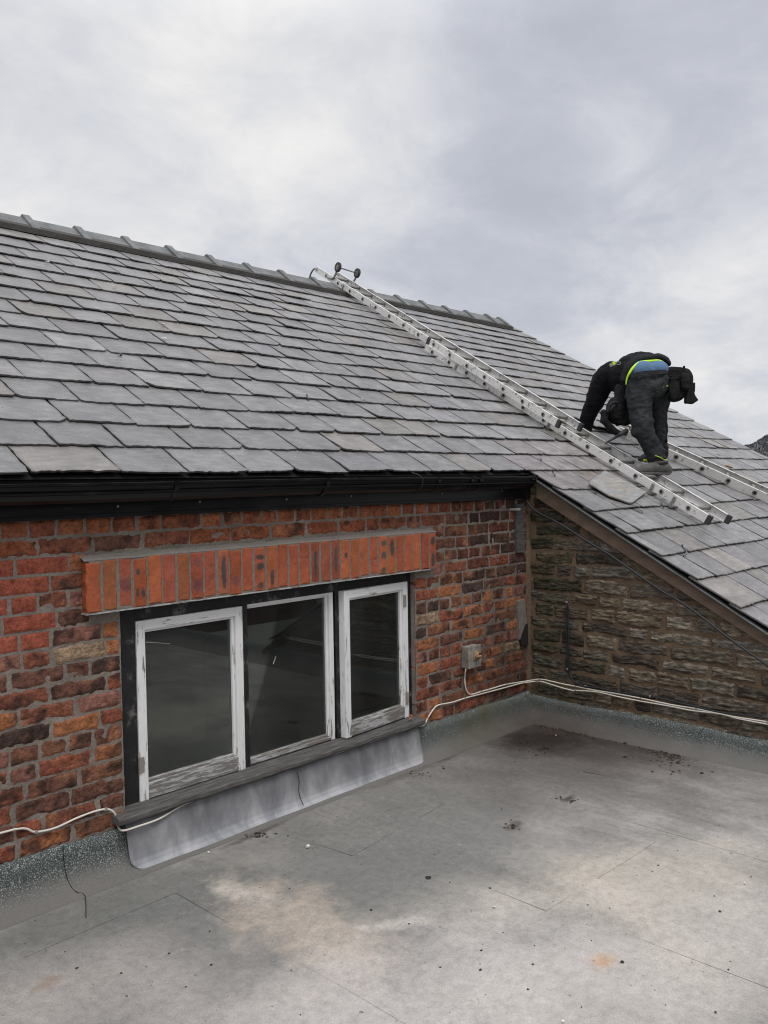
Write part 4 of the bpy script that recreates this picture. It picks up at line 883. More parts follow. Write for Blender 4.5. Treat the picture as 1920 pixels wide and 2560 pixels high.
def slate(mb, x0, x1, s0, g, r):
    w = x1 - x0; nu, nv = max(8, int(w / 0.018)), 9
    u = np.linspace(0, 1, nu); ve = np.array([0, 0.02, 0.07, 0.2, 0.4, 0.6, 0.8, 1.0, 1.28])
    gap = 0.0048 if x0 < 1.2 else 0.0075; rot = rng.normal() * 0.006; slip = rng.normal() * 0.004; lift = abs(rng.normal()) * 0.0026; tw = rng.normal() * 0.0045; warp = rng.normal() * 0.002
    sd_ = float(rng.integers(9999)); ch = rng.uniform(); chs = rng.uniform(0.010, 0.045); cside = rng.uniform() < 0.5
    U, Ve = np.meshgrid(u, ve); U = U.ravel(); Ve = Ve.ravel()
    P = np.stack([U * w * 30, np.full_like(U, sd_), Ve * 2], -1)
    sidej = vnoise(np.stack([Ve * 9, np.full_like(U, sd_ + 3), U * 0], -1), 1, 2) * 0.005 * (np.minimum(U, 1 - U) < 0.01)
    X = x0 + gap + (w - 2 * gap) * U + sidej
    sl = s0 + slip + Ve * g + rot * (U - 0.5) * w
    low = (Ve < 0.03); ragged = vnoise(P, 1.5, 4, 3) * 0.0085
    sl = sl + np.where(Ve < 0.05, ragged, 0)
    if ch < 0.40:
        d = (U if cside else 1 - U) * w; sl = sl + np.where((Ve < 0.1) & (d < chs), (chs - d) * 0.9, 0)
    h = 0.0215 - 0.0122 * Ve + lift * (1 - np.clip(Ve, 0, 1)) + tw * (U - 0.5) * (1 - np.clip(Ve, 0, 1.28)) + warp * np.sin(U * math.pi) * (1 - np.clip(Ve, 0, 1)) + vnoise(np.stack([X, sl, np.full_like(X, sd_)], -1), 10, 5, 2) * 0.0016
    sag = 0.012 * math.sin(x0 * 0.9 + 1.0) * math.sin(max(0, s0) * 0.8)
    h = h + sag - 0.0
    th = 0.0100
    T = np.array([0, 0, RZ0])[None, :] + np.stack([X, np.zeros_like(X), np.zeros_like(X)], -1) + RU[None, :] * sl[:, None]
    V = T + RN[None, :] * h[:, None]; Bt = T + RN[None, :] * (h - th)[:, None]
    # colours: warm-grey to blue-grey, with the odd purple or pale one
    ed = 0.72
    base = np.array((0.214, 0.208, 0.204)) * rng.uniform(0.84, 1.12); k = rng.uniform()
    if k < 0.16: base = base * np.array((1.06, 1.0, 0.93))
    elif k < 0.28: base = base * np.array((1.01, 0.985, 1.005))
    elif k < 0.34: base = base * 1.15
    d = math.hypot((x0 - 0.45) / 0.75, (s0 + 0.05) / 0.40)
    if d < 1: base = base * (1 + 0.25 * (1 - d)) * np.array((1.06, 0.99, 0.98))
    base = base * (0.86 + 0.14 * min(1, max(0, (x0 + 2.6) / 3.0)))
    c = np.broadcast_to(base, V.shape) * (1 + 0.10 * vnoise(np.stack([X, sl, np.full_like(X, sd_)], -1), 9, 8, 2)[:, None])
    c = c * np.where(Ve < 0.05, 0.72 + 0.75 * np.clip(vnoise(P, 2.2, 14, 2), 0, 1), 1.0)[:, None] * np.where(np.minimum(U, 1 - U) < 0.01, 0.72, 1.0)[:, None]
    nn = nu * nv; F_ = sheet(None, nu, nv)
    loop = list(range(nu)) + [j * nu + nu - 1 for j in range(1, nv)]; left = [j * nu for j in range(nv - 1, -1, -1)]
    F_ += [(nn + a, nn + b, b, a) for a, b in zip(loop[:-1], loop[1:])] + [(nn + a, nn + b, b, a) for a, b in zip(left[:-1], left[1:])]
    F_ += [(nn + q[3], nn + q[2], nn + q[1], nn + q[0]) for q in sheet(None, nu, nv)]
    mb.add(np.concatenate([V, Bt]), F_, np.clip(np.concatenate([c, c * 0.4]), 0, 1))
roof()

# ------------------------------------------------------------------ details on the slates
def loc(P): q = np.array(P) - np.array([0, 0, RZ0]); return q[0], q @ RU, q @ RN
ROOF = bpy.data.objects['roof']
def roof_bits():
    for i, (px, py) in enumerate(((769, 996), (1045, 983), (1067, 1021), (1655, 1267), (1602, 1279), (1486, 1232), (1765, 1109), (1797, 1138), (1350, 1148), (1384, 1187), (1915, 1166), (300, 885))):
        X, s, _ = loc(Rp(px, py, 0.02)); mb = MB()
        h = 0.030 if i == 3 else 0.024
        P = [roofP(X, s - 0.012, 0.010), roofP(X, s - 0.013, h), roofP(X, s + 0.006, h + 0.002), roofP(X + 0.008, s + 0.03, h - 0.006 + 0.02 * (i % 3 == 0))]
        for a, b in zip(P[:-1], P[1:]):
            w = np.array([0.007, 0, 0]); mb.add([a - w, a + w, b + w, b - w], [(0, 1, 2, 3), (3, 2, 1, 0)])
        o = mb.obj('slate_clip', MAT['lead'] if i in (0, 1, 11) else MAT['boot_dark'], ROOF); o.data.name = 'slate_clip'
    X, s, _ = loc(Rp(1709, 1385, 0.02)); mb = MB()
    mb.tube(spline([roofP(X - 0.02, s - 0.012, 0.016), roofP(X, s - 0.013, 0.03), roofP(X + 0.012, s - 0.002, 0.04), roofP(X - 0.008, s + 0.03, 0.06), roofP(X - 0.012, s + 0.03, 0.075)], 6), 0.006, 8); mb.obj('slate_clip', MAT['lead'], ROOF)
    # slate lifted by the man
    mb = MB(); X, s, _ = loc(Rp(1478, 1072, 0.02)); X1, s1, _ = loc(Rp(1556, 1093, 0.02))
    n = 12; V = []
    for j in range(2):
        for i in range(n):
            t = i / (n - 1); h = 0.05 - 0.012 * t + 0.008 * math.sin(t * 5); xx = X + (X1 - X) * t
            V.append(roofP(xx + 0.02, s - 0.03 + 0.26 * j + (s1 - s) * t * (1 - j) * 0.4 + 0.006 * math.sin(t * 17), h * (1 - 0.55 * j) + 0.012))
    mb.add(V, sheet(None, n, 2), c=(0.17, 0.165, 0.165)); o = mb.obj('lifted_slate', MAT['slate'], ROOF); m = o.modifiers.new('thick', 'SOLIDIFY'); m.thickness = 0.008; m.offset = -1
    # pale chips left on the slates
    lab = ['pale chip of lime on the slates, nearest the ridge at the left', 'pale chip on the slates, left of the middle of the roof', 'small white chip on a mid course of slates', 'white chip above the gutter on the left half of the slates', 'white chip left of the long ladder', 'white chip between the long ladder and the ridge end']
    for i, (px, py) in enumerate(((118, 654), (286, 716), (411, 844), (409, 811), (905, 998), (1189, 883))):
        p = Rp(px, py, 0.026); mb = MB(); V = rng.normal(size=(8, 3)) * 0.003 + np.array([(x, y, z) for x in (-1, 1) for y in (-1, 1) for z in (-0.5, 0.5)]) * np.array([0.013, 0.009, 0.008])
        mb.add(p + V, [(0, 1, 3, 2), (4, 6, 7, 5), (0, 4, 5, 1), (2, 3, 7, 6), (0, 2, 6, 4), (1, 5, 7, 3)])
        tag(mb.obj('lime_chip', MAT['chip'], bevel=0.002), lab[i], 'chip', 'pale chips on the slates')
    p = Rp(1823, 1166, 0.028); mb = MB(); mb.ell(p, [nz([0.7, -0.6, -0.3]), nz([0.6, 0.7, 0.3]), RN], (0.045, 0.014, 0.012), 12, 8)
    tag(mb.obj('bark_scrap', MAT['rust'], smooth=True), 'rusty brown scrap lying on the slates right of the short ladder', 'scrap')
    # loose sheet of slate under the long ladder
    pts = [(1471.8, 1206.3), (1486, 1194.7), (1512, 1175.9), (1560, 1200), (1616.5, 1229.4), (1598, 1243), (1581.8, 1255.5), (1574, 1256), (1525, 1238)]
    V = [Rp(x, y, 0.046) for x, y in pts]; n = len(V); mb = MB(); mb.add(V + [v - RN * 0.012 for v in V], [tuple(range(n))[::-1], tuple(range(n, 2 * n))] + [(i, (i + 1) % n, n + (i + 1) % n, n + i) for i in range(n)])
    tag(mb.obj('loose_slate', MAT['sheet'], bevel=0.002), 'loose pale slate with rusty streaks half under the long ladder', 'slate')
roof_bits()

# ------------------------------------------------------------------ ladders
def rail(A, Bv, W, N, w, h, name, root, mat='alu'):
    """channel rail: web on the outside face and two flanges, capped ends"""
    mb = MB(); d = nz(Bv - A); L = np.linalg.norm(Bv - A); fr = (A, [d, W, N]); t = 0.004
    mb.box((0, 0, -h / 2), (L, t, h / 2), fr=fr)
    mb.box((0, t, h / 2 - t), (L, w, h / 2), fr=fr); mb.box((0, t, -h / 2), (L, w, -h / 2 + t), fr=fr)
    mb.box((-0.006, -0.001, -h / 2 - 0.001), (0.03, w + 0.001, h / 2 + 0.001), fr=fr, mi=1)
    return mb.obj(name, [MAT[mat], MAT['rubber']], root, bevel=0.0015)
def section(root, A, d, Wd, N, L, width, first, pitch, w=0.024, h=0.066, rr=0.014, mat='alu'):
    far = A + Wd * width
    rail(A, A + d * L, Wd, N, w, h, 'rail', root, mat); rail(far, far + d * L, -Wd, N, w, h, 'rail', root, mat)
    t = first
    while t < L - 0.03:
        a = A + d * t; mb = MB()
        mb.tube([a - Wd * 0.004, a + Wd * (width + 0.004)], rr, 14, False)
        for e, o in ((a - Wd * 0.0035, -1), (far + d * t + Wd * 0.0035, 1)):
            mb.tube([e, e + Wd * o * 0.003], [rr * 1.35, rr * 1.25], 14, False)
            th = np.arange(14) * 2 * math.pi / 14; c = e + Wd * o * 0.0031
            ring = lambda q, off: [c + Wd * o * off + (np.cos(x) * d + np.sin(x) * N) * q for x in th]
            mb.add(ring(rr * 1.25, 0) + ring(rr * 0.78, 0), [(i, (i + 1) % 14, 14 + (i + 1) % 14, 14 + i) for i in range(14)])
            mb.add(ring(rr * 0.80, 0.0004), [tuple(range(14))], mi=1)
        mb.obj('rung', [MAT['alud'], MAT['hole']], root, smooth=False); t += pitch
def ladders():
    h0 = Rp(1721, 1270, 0.09); h1 = Rp(1081, 880, 0.05); d = nz(h1 - h0); n = 12; pitch = np.linalg.norm(h1 - h0) / n
    Wd = nz(np.array([1.0, 0, 0]) - d * d[0]); N = np.cross(Wd, d); N = N if N @ RN > 0 else -N
    t0 = thing('extension_ladder', h0 - N * 0.05, 'long aluminium ladder in two sections hooked over the ridge, with wheels at its top', 'ladder')
    # lower section
    e = 0.175
    section(t0, h0 - d * 0.185, d, Wd, N, n * pitch + 0.30, 0.335, 0.185, pitch)
    # upper section lies on top of it
    f0 = Rp(1358, 1036, 0.137); f1 = Rp(845, 708, 0.088); d2 = nz(f1 - f0); m = 13; p2 = np.linalg.norm(f1 - f0) / m
    W2 = nz(np.array([1.0, 0, 0]) - d2 * d2[0]); N2 = np.cross(W2, d2); N2 = N2 if N2 @ RN > 0 else -N2
    A = f0 - d2 * 0.19; Lf = m * p2 + 0.19 + 0.52
    section(t0, A, d2, W2, N2, Lf, 0.305, 0.19, p2)
    top = A + d2 * Lf
    # ridge hook: two bent tubes with a cross bar, dropped behind the ridge
    mb = MB()
    back = np.array([0, 1.0, 0]); dn = np.array([0, 0, -1.0]); ends = []
    for k in (0.0, 0.305):
        q = top + W2 * k; P = [q - d2 * 0.05, q + d2 * 0.01, q + back * 0.06 + dn * 0.02, q + back * 0.10 + dn * 0.075, q + back * 0.125 + dn * 0.15, q + back * 0.14 + dn * 0.26]
        mb.tube(spline(P, 6), 0.010, 10); ends.append(q + back * 0.117 + dn * 0.12)
    mb.tube(ends, 0.008, 8); mb.obj('ridge_hook', MAT['steel'], t0, smooth=True)
    # wheel arms, axle and two wheels standing above the rails
    c = []
    for k in (-0.012, 0.317):
        q = top - d2 * 0.36 + W2 * k; wc = hit(*((845, 668) if k < 0 else (893, 683)), q, W2); c.append(wc); q = q + d2 * (((wc - q) @ d2) + 0.10)
        mb = MB(); mb.tube(spline([q + d2 * 0.05, q, q - d2 * 0.06 + N2 * 0.012, q - d2 * 0.095 + N2 * 0.05, wc - N2 * 0.02, wc], 6), 0.011, 10); mb.obj('wheel_arm', MAT['steel'], t0, smooth=True)
        V = []; ns = 24; prof = [(0.030, 0.013), (0.046, 0.014), (0.054, 0.009), (0.054, -0.009), (0.046, -0.014), (0.030, -0.013)]
        for i in range(ns):
            th = 2 * math.pi * i / ns; e_ = math.cos(th) * d2 + math.sin(th) * N2
            for r_, o in prof: V.append(wc + e_ * r_ + W2 * o)
        mb = MB(); mb.add(V, [(i * 6 + j, i * 6 + (j + 1) % 6, ((i + 1) % ns) * 6 + (j + 1) % 6, ((i + 1) % ns) * 6 + j) for i in range(ns) for j in range(6)]); wo = mb.obj('wheel', MAT['rubber'], t0, smooth=False)
        mb = MB(); mb.tube([wc - W2 * 0.011, wc + W2 * 0.011], 0.031, 20); mb.tube([wc - W2 * 0.018, wc + W2 * 0.018], 0.013, 14); mb.obj('hub', MAT['alud'], wo)
    mb = MB(); mb.tube(c, 0.008, 10); mb.obj('axle', MAT['steel'], t0)
    # pads that carry the ladder clear of the slates
    for q, k in ((0.33, 0), (0.13, 0), (2.63, 0), (1.42, 0)):
        a = h0 + d * q - Wd * 0.006; mb = MB(); hh = abs((a - roofP(0, 0, 0.016)) @ RN)
        mb.box((-0.012, -0.004, -hh + 0.004), (0.012, 0.0, 0.022), fr=(a, [d, Wd, N])); mb.box((-0.016, 0.0, -hh + 0.002), (0.016, 0.10, -hh + 0.02), fr=(a, [d, Wd, N]))
        mb.obj('standoff', MAT['alud'], t0, bevel=0.002)
    a = f1 - d2 * 0.12; mb = MB(); mb.tube(spline([a + N2 * 0.02 - W2 * 0.005, a - N2 * 0.03 - W2 * 0.008, a - N2 * 0.075 + W2 * 0.0, a - N2 * 0.078 + W2 * 0.12], 6), 0.006, 8); mb.obj('standoff', MAT['steel'], t0)
    a = A + d2 * (Lf - 0.30 - 4.05 * p2 * 2 + 0.0); 
    mb = MB(); q = f0 + d2 * (p2 * 6.35); mb.box((-0.02, -0.006, -0.036), (0.02, 0.028, 0.036), fr=(q, [d2, W2, N2])); mb.obj('guide_bracket', MAT['rubber'], t0, bevel=0.002)
    # second ladder
    a1 = Rp(1551, 1069, 0.10); b1 = Rp(1920, 1236.7, 0.10); d3 = nz(a1 - b1); W3 = nz(np.array([1.0, 0.0, 0.0]) - d3 * d3[0]); N3 = np.cross(W3, d3); N3 = N3 if N3 @ RN > 0 else -N3
    W3 = nz(np.cross(d3, N3)); W3 = W3 if W3[0] > 0 else -W3
    st = b1 - d3 * 1.1 - N3 * 0.033; L3 = np.linalg.norm(a1 - b1) + 1.1
    t2 = thing('roof_ladder', st, 'short clean aluminium ladder lying askew on the slates behind the man', 'ladder')
    hp = Rp(1755, 1174, 0.067); first = ((hp - st) @ d3) % 0.25
    section(t2, st, d3, W3, N3, L3, 0.30, first, 0.25, 0.026, 0.072, 0.0175)
ladders()

# ------------------------------------------------------------------ cables and switch
def tubeobj(name, pts, r, mat, n=8, smooth=True, k=5):
    mb = MB(); mb.tube(spline(pts, k), r, n); return mb
def cables():
    z3 = lambda x, y: (1000 + x * .2893, 1520 + y * .2893)
    z5 = lambda x, y: (1440 + x * .2893, 1520 + y * .2893)
    z7 = lambda x, y: (1240 + x * .41, 1180 + y * .41)
    yb = lambda p, o=-0.012: Yp(p[0], p[1], o); xs = lambda p, o=-0.026: Xp(p[0], p[1], o)
    def clips(root, P, idx, mat='clip'):
        for i in idx:
            p = P[i]; mb = MB(); mb.box(p - 0.006, p + 0.006); mb.obj('clip', MAT[mat], root, bevel=0.001)
    # long white cable: left wall, under the sill, up to the corner and along the stone wall (lower of the pair)
    L = [(-60, 2080), (0, 2083), (90, 2080), (140, 2069), (190, 2046), (235, 2029), (264, 2023), (280, 2027), (290, 2040), (294, 2060)]
    P = [np.array([-6.3, -0.012, 0.31]), np.array([-5.2, -0.012, 0.30]), np.array([-4.4, -0.012, 0.285])] + [yb(p) for p in L[1:]] + [Yp(299, 2073, -0.035), Yp(312, 2076, -0.057), Yp(345, 2066, -0.062), Yp(400, 2046, -0.056)]
    xa = P[-1][0]; zz = P[-1][2]; P += [np.array([x, -0.034, 0.213]) for x in (-2.85, -2.5, -2.2, -1.8, -1.45, -1.25)]
    P += [Yp(1060, 1812, -0.03)] + [yb(z3(*p)) for p in ((240, 950), (285, 880), (330, 840), (450, 815), (560, 780), (700, 743), (900, 690), (1030, 655), (1085, 645))]
    P += [xs(z3(*p)) for p in ((1180, 634), (1230, 638), (1400, 690), (1500, 715))] + [xs(z5(*p)) for p in ((0, 712), (190, 727), (380, 770), (560, 805), (820, 850), (1000, 885), (1250, 915), (1400, 955), (1659, 1005))]
    e = P[-1]; P += [e + np.array([0, -0.45, -0.004]), e + np.array([0, -0.9, 0.0])]
    mb = MB(); mb.tube(spline(P, 6), 0.0046, 8); o = tag(mb.obj('white_cable', MAT['wcable'], smooth=True), 'long white cable clipped along the brick wall, under the sill and along the stone wall', 'cable')
    clips(o, P, (4, 8, 11, 19, 23, 27, 32, 36))
    # cable from the switch box (upper of the pair)
    P = [yb(z3(*p), -0.03) for p in ((575, 500), (566, 545))] + [yb(z3(*p)) for p in ((560, 600), (562, 655), (575, 712), (604, 746), (640, 742), (700, 722), (780, 700), (920, 660), (1080, 634))]
    P += [xs(z3(*p)) for p in ((1210, 616), (1300, 632), (1400, 655))] + [xs(z5(*p)) for p in ((0, 678), (170, 712), (350, 740), (560, 780), (820, 835), (1040, 870), (1200, 905), (1400, 945), (1659, 985))]
    e = P[-1]; P += [e + np.array([0, -0.45, 0.002]), e + np.array([0, -0.9, 0.0])]
    mb = MB(); mb.tube(spline(P, 6), 0.0046, 8); o = tag(mb.obj('switch_cable', MAT['wcable'], smooth=True), 'white cable dropping from the grey switch box and running along the stone wall', 'cable')
    clips(o, P, (7, 9, 11, 14, 17, 19, 22))
    # black cables on the stone wall
    P = [xs(z7(*p)) for p in ((430, 792), (429, 900), (431, 1000), (435, 1100), (436, 1200), (448, 1250), (490, 1287), (545, 1306))] + [xs(z5(*p)) for p in ((180, 690), (350, 725), (500, 745), (640, 762), (760, 788), (1000, 845), (1300, 910), (1659, 952))]
    e = P[-1]; P += [e + np.array([0, -0.9, 0.01])]
    mb = MB(); mb.tube(spline(P, 6), 0.0055, 8); o = tag(mb.obj('black_cable', MAT['bcable'], smooth=True), 'black cable dropping down the stone wall and turning along it above the white pair', 'cable'); clips(o, P, (0, 4, 7, 11))
    P = [xs(z7(*p), -0.030) for p in ((440, 800), (440, 900), (443, 1000), (446, 1100), (445, 1195), (462, 1262), (510, 1296), (560, 1312))]
    mb = MB(); mb.tube(spline(P, 6), 0.0050, 8); tag(mb.obj('black_cable', MAT['bcable'], smooth=True), 'short black cable hanging close beside the black drop on the stone wall', 'cable')
    P = [xs(z7(*p), -0.030) for p in ((165, 120), (182, 165), (215, 215), (260, 250), (340, 290), (420, 335), (560, 425), (700, 510), (850, 615), (1010, 725), (1130, 795), (1250, 880), (1390, 990), (1500, 1070), (1659, 1180))]
    d = P[-1] - P[-2]; P += [P[-1] + d * 1.5, P[-1] + d * 3]
    mb = MB(); mb.tube(spline(P, 6), 0.0078, 8); o = tag(mb.obj('black_cable', MAT['bcable'], smooth=True), 'thick black cable slanting down the stone wall below the barge board', 'cable'); clips(o, P, (4, 7, 9, 11, 12), 'boot_dark')
    # isolator switch
    a = Yp(1172, 1619, -0.062); b = Yp(1202, 1664.5, -0.062)
    t = thing('switch_box', (0.5 * (a[0] + b[0]), 0, b[2]), 'small grey metal switch box with a rotary knob on the brick wall near the corner', 'switch box')
    mb = MB(); mb.box((a[0], -0.058, b[2]), (b[0], -0.002, a[2])); mb.box((a[0] - 0.003, -0.064, b[2] - 0.002), (b[0] + 0.003, -0.052, a[2] + 0.003)); mb.obj('housing', MAT['box'], t, bevel=0.003)
    k = Yp(1190, 1639, -0.066); mb = MB(); mb.box((k[0] - 0.028, -0.072, k[2] - 0.028), (k[0] + 0.028, -0.0645, k[2] + 0.028)); mb.obj('knob_plate', MAT['rust'], t, bevel=0.004)
    mb = MB(); mb.tube([(k[0], -0.072, k[2]), (k[0], -0.098, k[2])], 0.022, 20, False); mb.tube([(k[0], -0.072, k[2]), (k[0], -0.096, k[2])], 0.017, 20, False); mb.tube([(k[0], -0.073, k[2]), (k[0], -0.076, k[2])], 0.021, 20); ko = mb.obj('knob_collar', MAT['rust'], t)
    mb = MB(); mb.box((k[0] - 0.018, -0.100, k[2] - 0.006), (k[0] + 0.018, -0.078, k[2] + 0.006), fr=None); mb.obj('knob', MAT['pink'], t, bevel=0.003)
    g = Yp(*z3(574, 505), -0.03); mb = MB(); mb.tube([g + np.array([0, 0, 0.02]), g + np.array([0, 0, -0.014])], 0.009, 12); mb.obj('cable_gland', MAT['clip'], t)
cables()

# ------------------------------------------------------------------ dirt and small litter
def litter():
    mb = MB()
    def lump(p, s):
        V = []; nu, nv = 7, 4
        for i in range(nv):
            for j in range(nu):
                r_ = s * math.cos(i / (nv - 1) * 1.45) * (1 + rng.normal() * 0.22); th = 2 * math.pi * j / nu
                V.append((p[0] + r_ * math.cos(th) * 1.2, p[1] + r_ * math.sin(th), p[2] + s * 0.45 * math.sin(i / (nv - 1) * 1.5) * (1 + rng.normal() * 0.2) - 0.002))
        mb.add(V, [(i * nu + j, i * nu + (j + 1) % nu, (i + 1) * nu + (j + 1) % nu, (i + 1) * nu + j) for i in range(nv - 1) for j in range(nu)] + [tuple((nv - 1) * nu + j for j in range(nu))])
    path = [(1330, 1788), (1372, 1812), (1425, 1822), (1480, 1831), (1540, 1841), (1600, 1852), (1650, 1868), (1700, 1895)]
    for _ in range(1500):
        k = rng.uniform(0, len(path) - 1.001); i = int(k); t = k - i
        x = path[i][0] * (1 - t) + path[i + 1][0] * t + rng.normal() * 8; y = path[i][1] * (1 - t) + path[i + 1][1] * t + rng.normal() * 5 * (1.8 if k > 5 else 1)
        p = Zp(x, y, 0.005)
        if p[0] > -0.03 or p[1] > -0.03: continue
        zf = 0.004 + max(0, 0.10 + p[0]) ** 2 * 6
        lump((p[0], p[1], zf), abs(rng.normal()) * 0.0045 + 0.0022)
    for _ in range(90):
        x, y = (1335, 1862) if rng.uniform() < 0.5 else (1740 + rng.normal() * 60, 1905 + rng.normal() * 12)
        p = Zp(x + rng.normal() * 22, y + rng.normal() * 14, 0.004)
        if p[0] > -0.05: continue
        lump(p, abs(rng.normal()) * 0.004 + 0.002)
    for _ in range(110):
        x = rng.uniform(0, 1900); y = rng.uniform(1900, 2540); p = Zp(x, y, 0.004)
        if p[1] > -0.25: continue
        lump(p, abs(rng.normal()) * 0.0022 + 0.0012)
    for (cx, cy, n, sx, sy) in ((1410, 1995, 14, 12, 3), (1432, 2003, 8, 8, 2), (1283, 2066, 12, 12, 7), (640, 2085, 30, 50, 4), (1070, 2193, 1, 0, 0), (1040, 1930, 30, 40, 6)):
        for _ in range(n):
            p = Zp(cx + rng.normal() * sx, cy + rng.normal() * sy, 0.004); lump(p, (abs(rng.normal()) * 0.003 + 0.0018) if n > 1 else 0.013)
    tag(mb.obj('moss_dirt', MAT['soil']), 'crumbs of dark moss and soil gathered along the foot of the stone wall', 'dirt', kind='stuff')
    spots = [(770, 2116), (522, 2130), (1390, 1838), (1862, 1820), (1408, 2553), (1862, 2207), (1235, 2266)]
    for i, (x, y) in enumerate(spots):
        p = Zp(x, y, 0.008); mb = MB(); V = rng.normal(size=(8, 3)) * 0.0015 + np.array([(a, b, c) for a in (-1, 1) for b in (-1, 1) for c in (-1, 1)]) * np.array([0.007, 0.006, 0.004]) * (1.3 if i == 0 else 0.7)
        mb.add(p + V, [(0, 1, 3, 2), (4, 6, 7, 5), (0, 4, 5, 1), (2, 3, 7, 6), (0, 2, 6, 4), (1, 5, 7, 3)])
        tag(mb.obj('white_pebble', MAT['chip'], bevel=0.002), ['largest white pebble on the felt below the lead flashing', 'white pebble close under the lead flashing', 'white speck in the dark silt of the corner', 'white speck by the foot of the stone wall at the right', 'white pebble at the very front of the flat roof', 'white pebble on the open felt far right', 'white pebble on the middle of the flat roof'][i], 'pebble', 'white pebbles on the flat roof')
    p = Yp(1027, 1798, -0.03); mb = MB(); n = 5
    for k, (a, s) in enumerate(((0.3, 0.016), (2.2, 0.013))):
        c_, s2 = math.cos(a), math.sin(a); V = []
        for i in range(7):
            t = i / 6; w = math.sin(t * math.pi) * 0.35
            for o in (-w, 0, w): V.append((p[0] + (c_ * (t - 0.5) - s2 * o) * s * 2, p[1] + (s2 * (t - 0.5) + c_ * o) * s * 2, p[2] + 0.006 + abs(o) * s * 1.2 + 0.01 * k + 0.008 * t))
        mb.add(V, [(i * 3 + j, i * 3 + j + 1, (i + 1) * 3 + j + 1, (i + 1) * 3 + j) for i in range(6) for j in range(2)])
    o = tag(mb.obj('dead_leaf', MAT['leaf'], smooth=True), 'curled orange dead leaf on the right end of the window sill', 'leaf')
litter()
mbo = MB(); mbo.box((-9.0, -6.25, -0.3), (3.5, -6.0, 2.3)); tag(mbo.obj('opposite_wall', MAT['obrick']), 'dark brick wall across the flat roof, seen only as a reflection in the window panes', 'wall')

# ------------------------------------------------------------------ the roofer
D0 = 6.85
def PC(px, py, dd=0.0): return CAM + ray(px, py) * (D0 + dd)
CR, CD, CF = R[:, 0], R[:, 1], R[:, 2]
def vox(o, size=0.011, smooth=6, disp=0.0, dscale=0.06):
    m = o.modifiers.new('remesh', 'REMESH'); m.mode = 'VOXEL'; m.voxel_size = size; m.use_smooth_shade = True
    m = o.modifiers.new('smooth', 'SMOOTH'); m.iterations = smooth; m.factor = 0.6
    if disp:
        t = bpy.data.textures.new('folds', 'CLOUDS'); t.noise_scale = dscale; t.noise_depth = 2
        m = o.modifiers.new('folds', 'DISPLACE'); m.texture = t; m.strength = disp; m.texture_coords = 'GLOBAL'; m.mid_level = 0.5
    return o
def limb(mb, pts, n=16):
    P = [PC(*p[:3]) for p in pts]; r = [p[3] for p in pts]
    Q = spline(P, 6); t = np.linspace(0, len(P) - 1, len(Q)); rr = np.interp(t, range(len(P)), r)
    mb.tube(Q, rr, n)
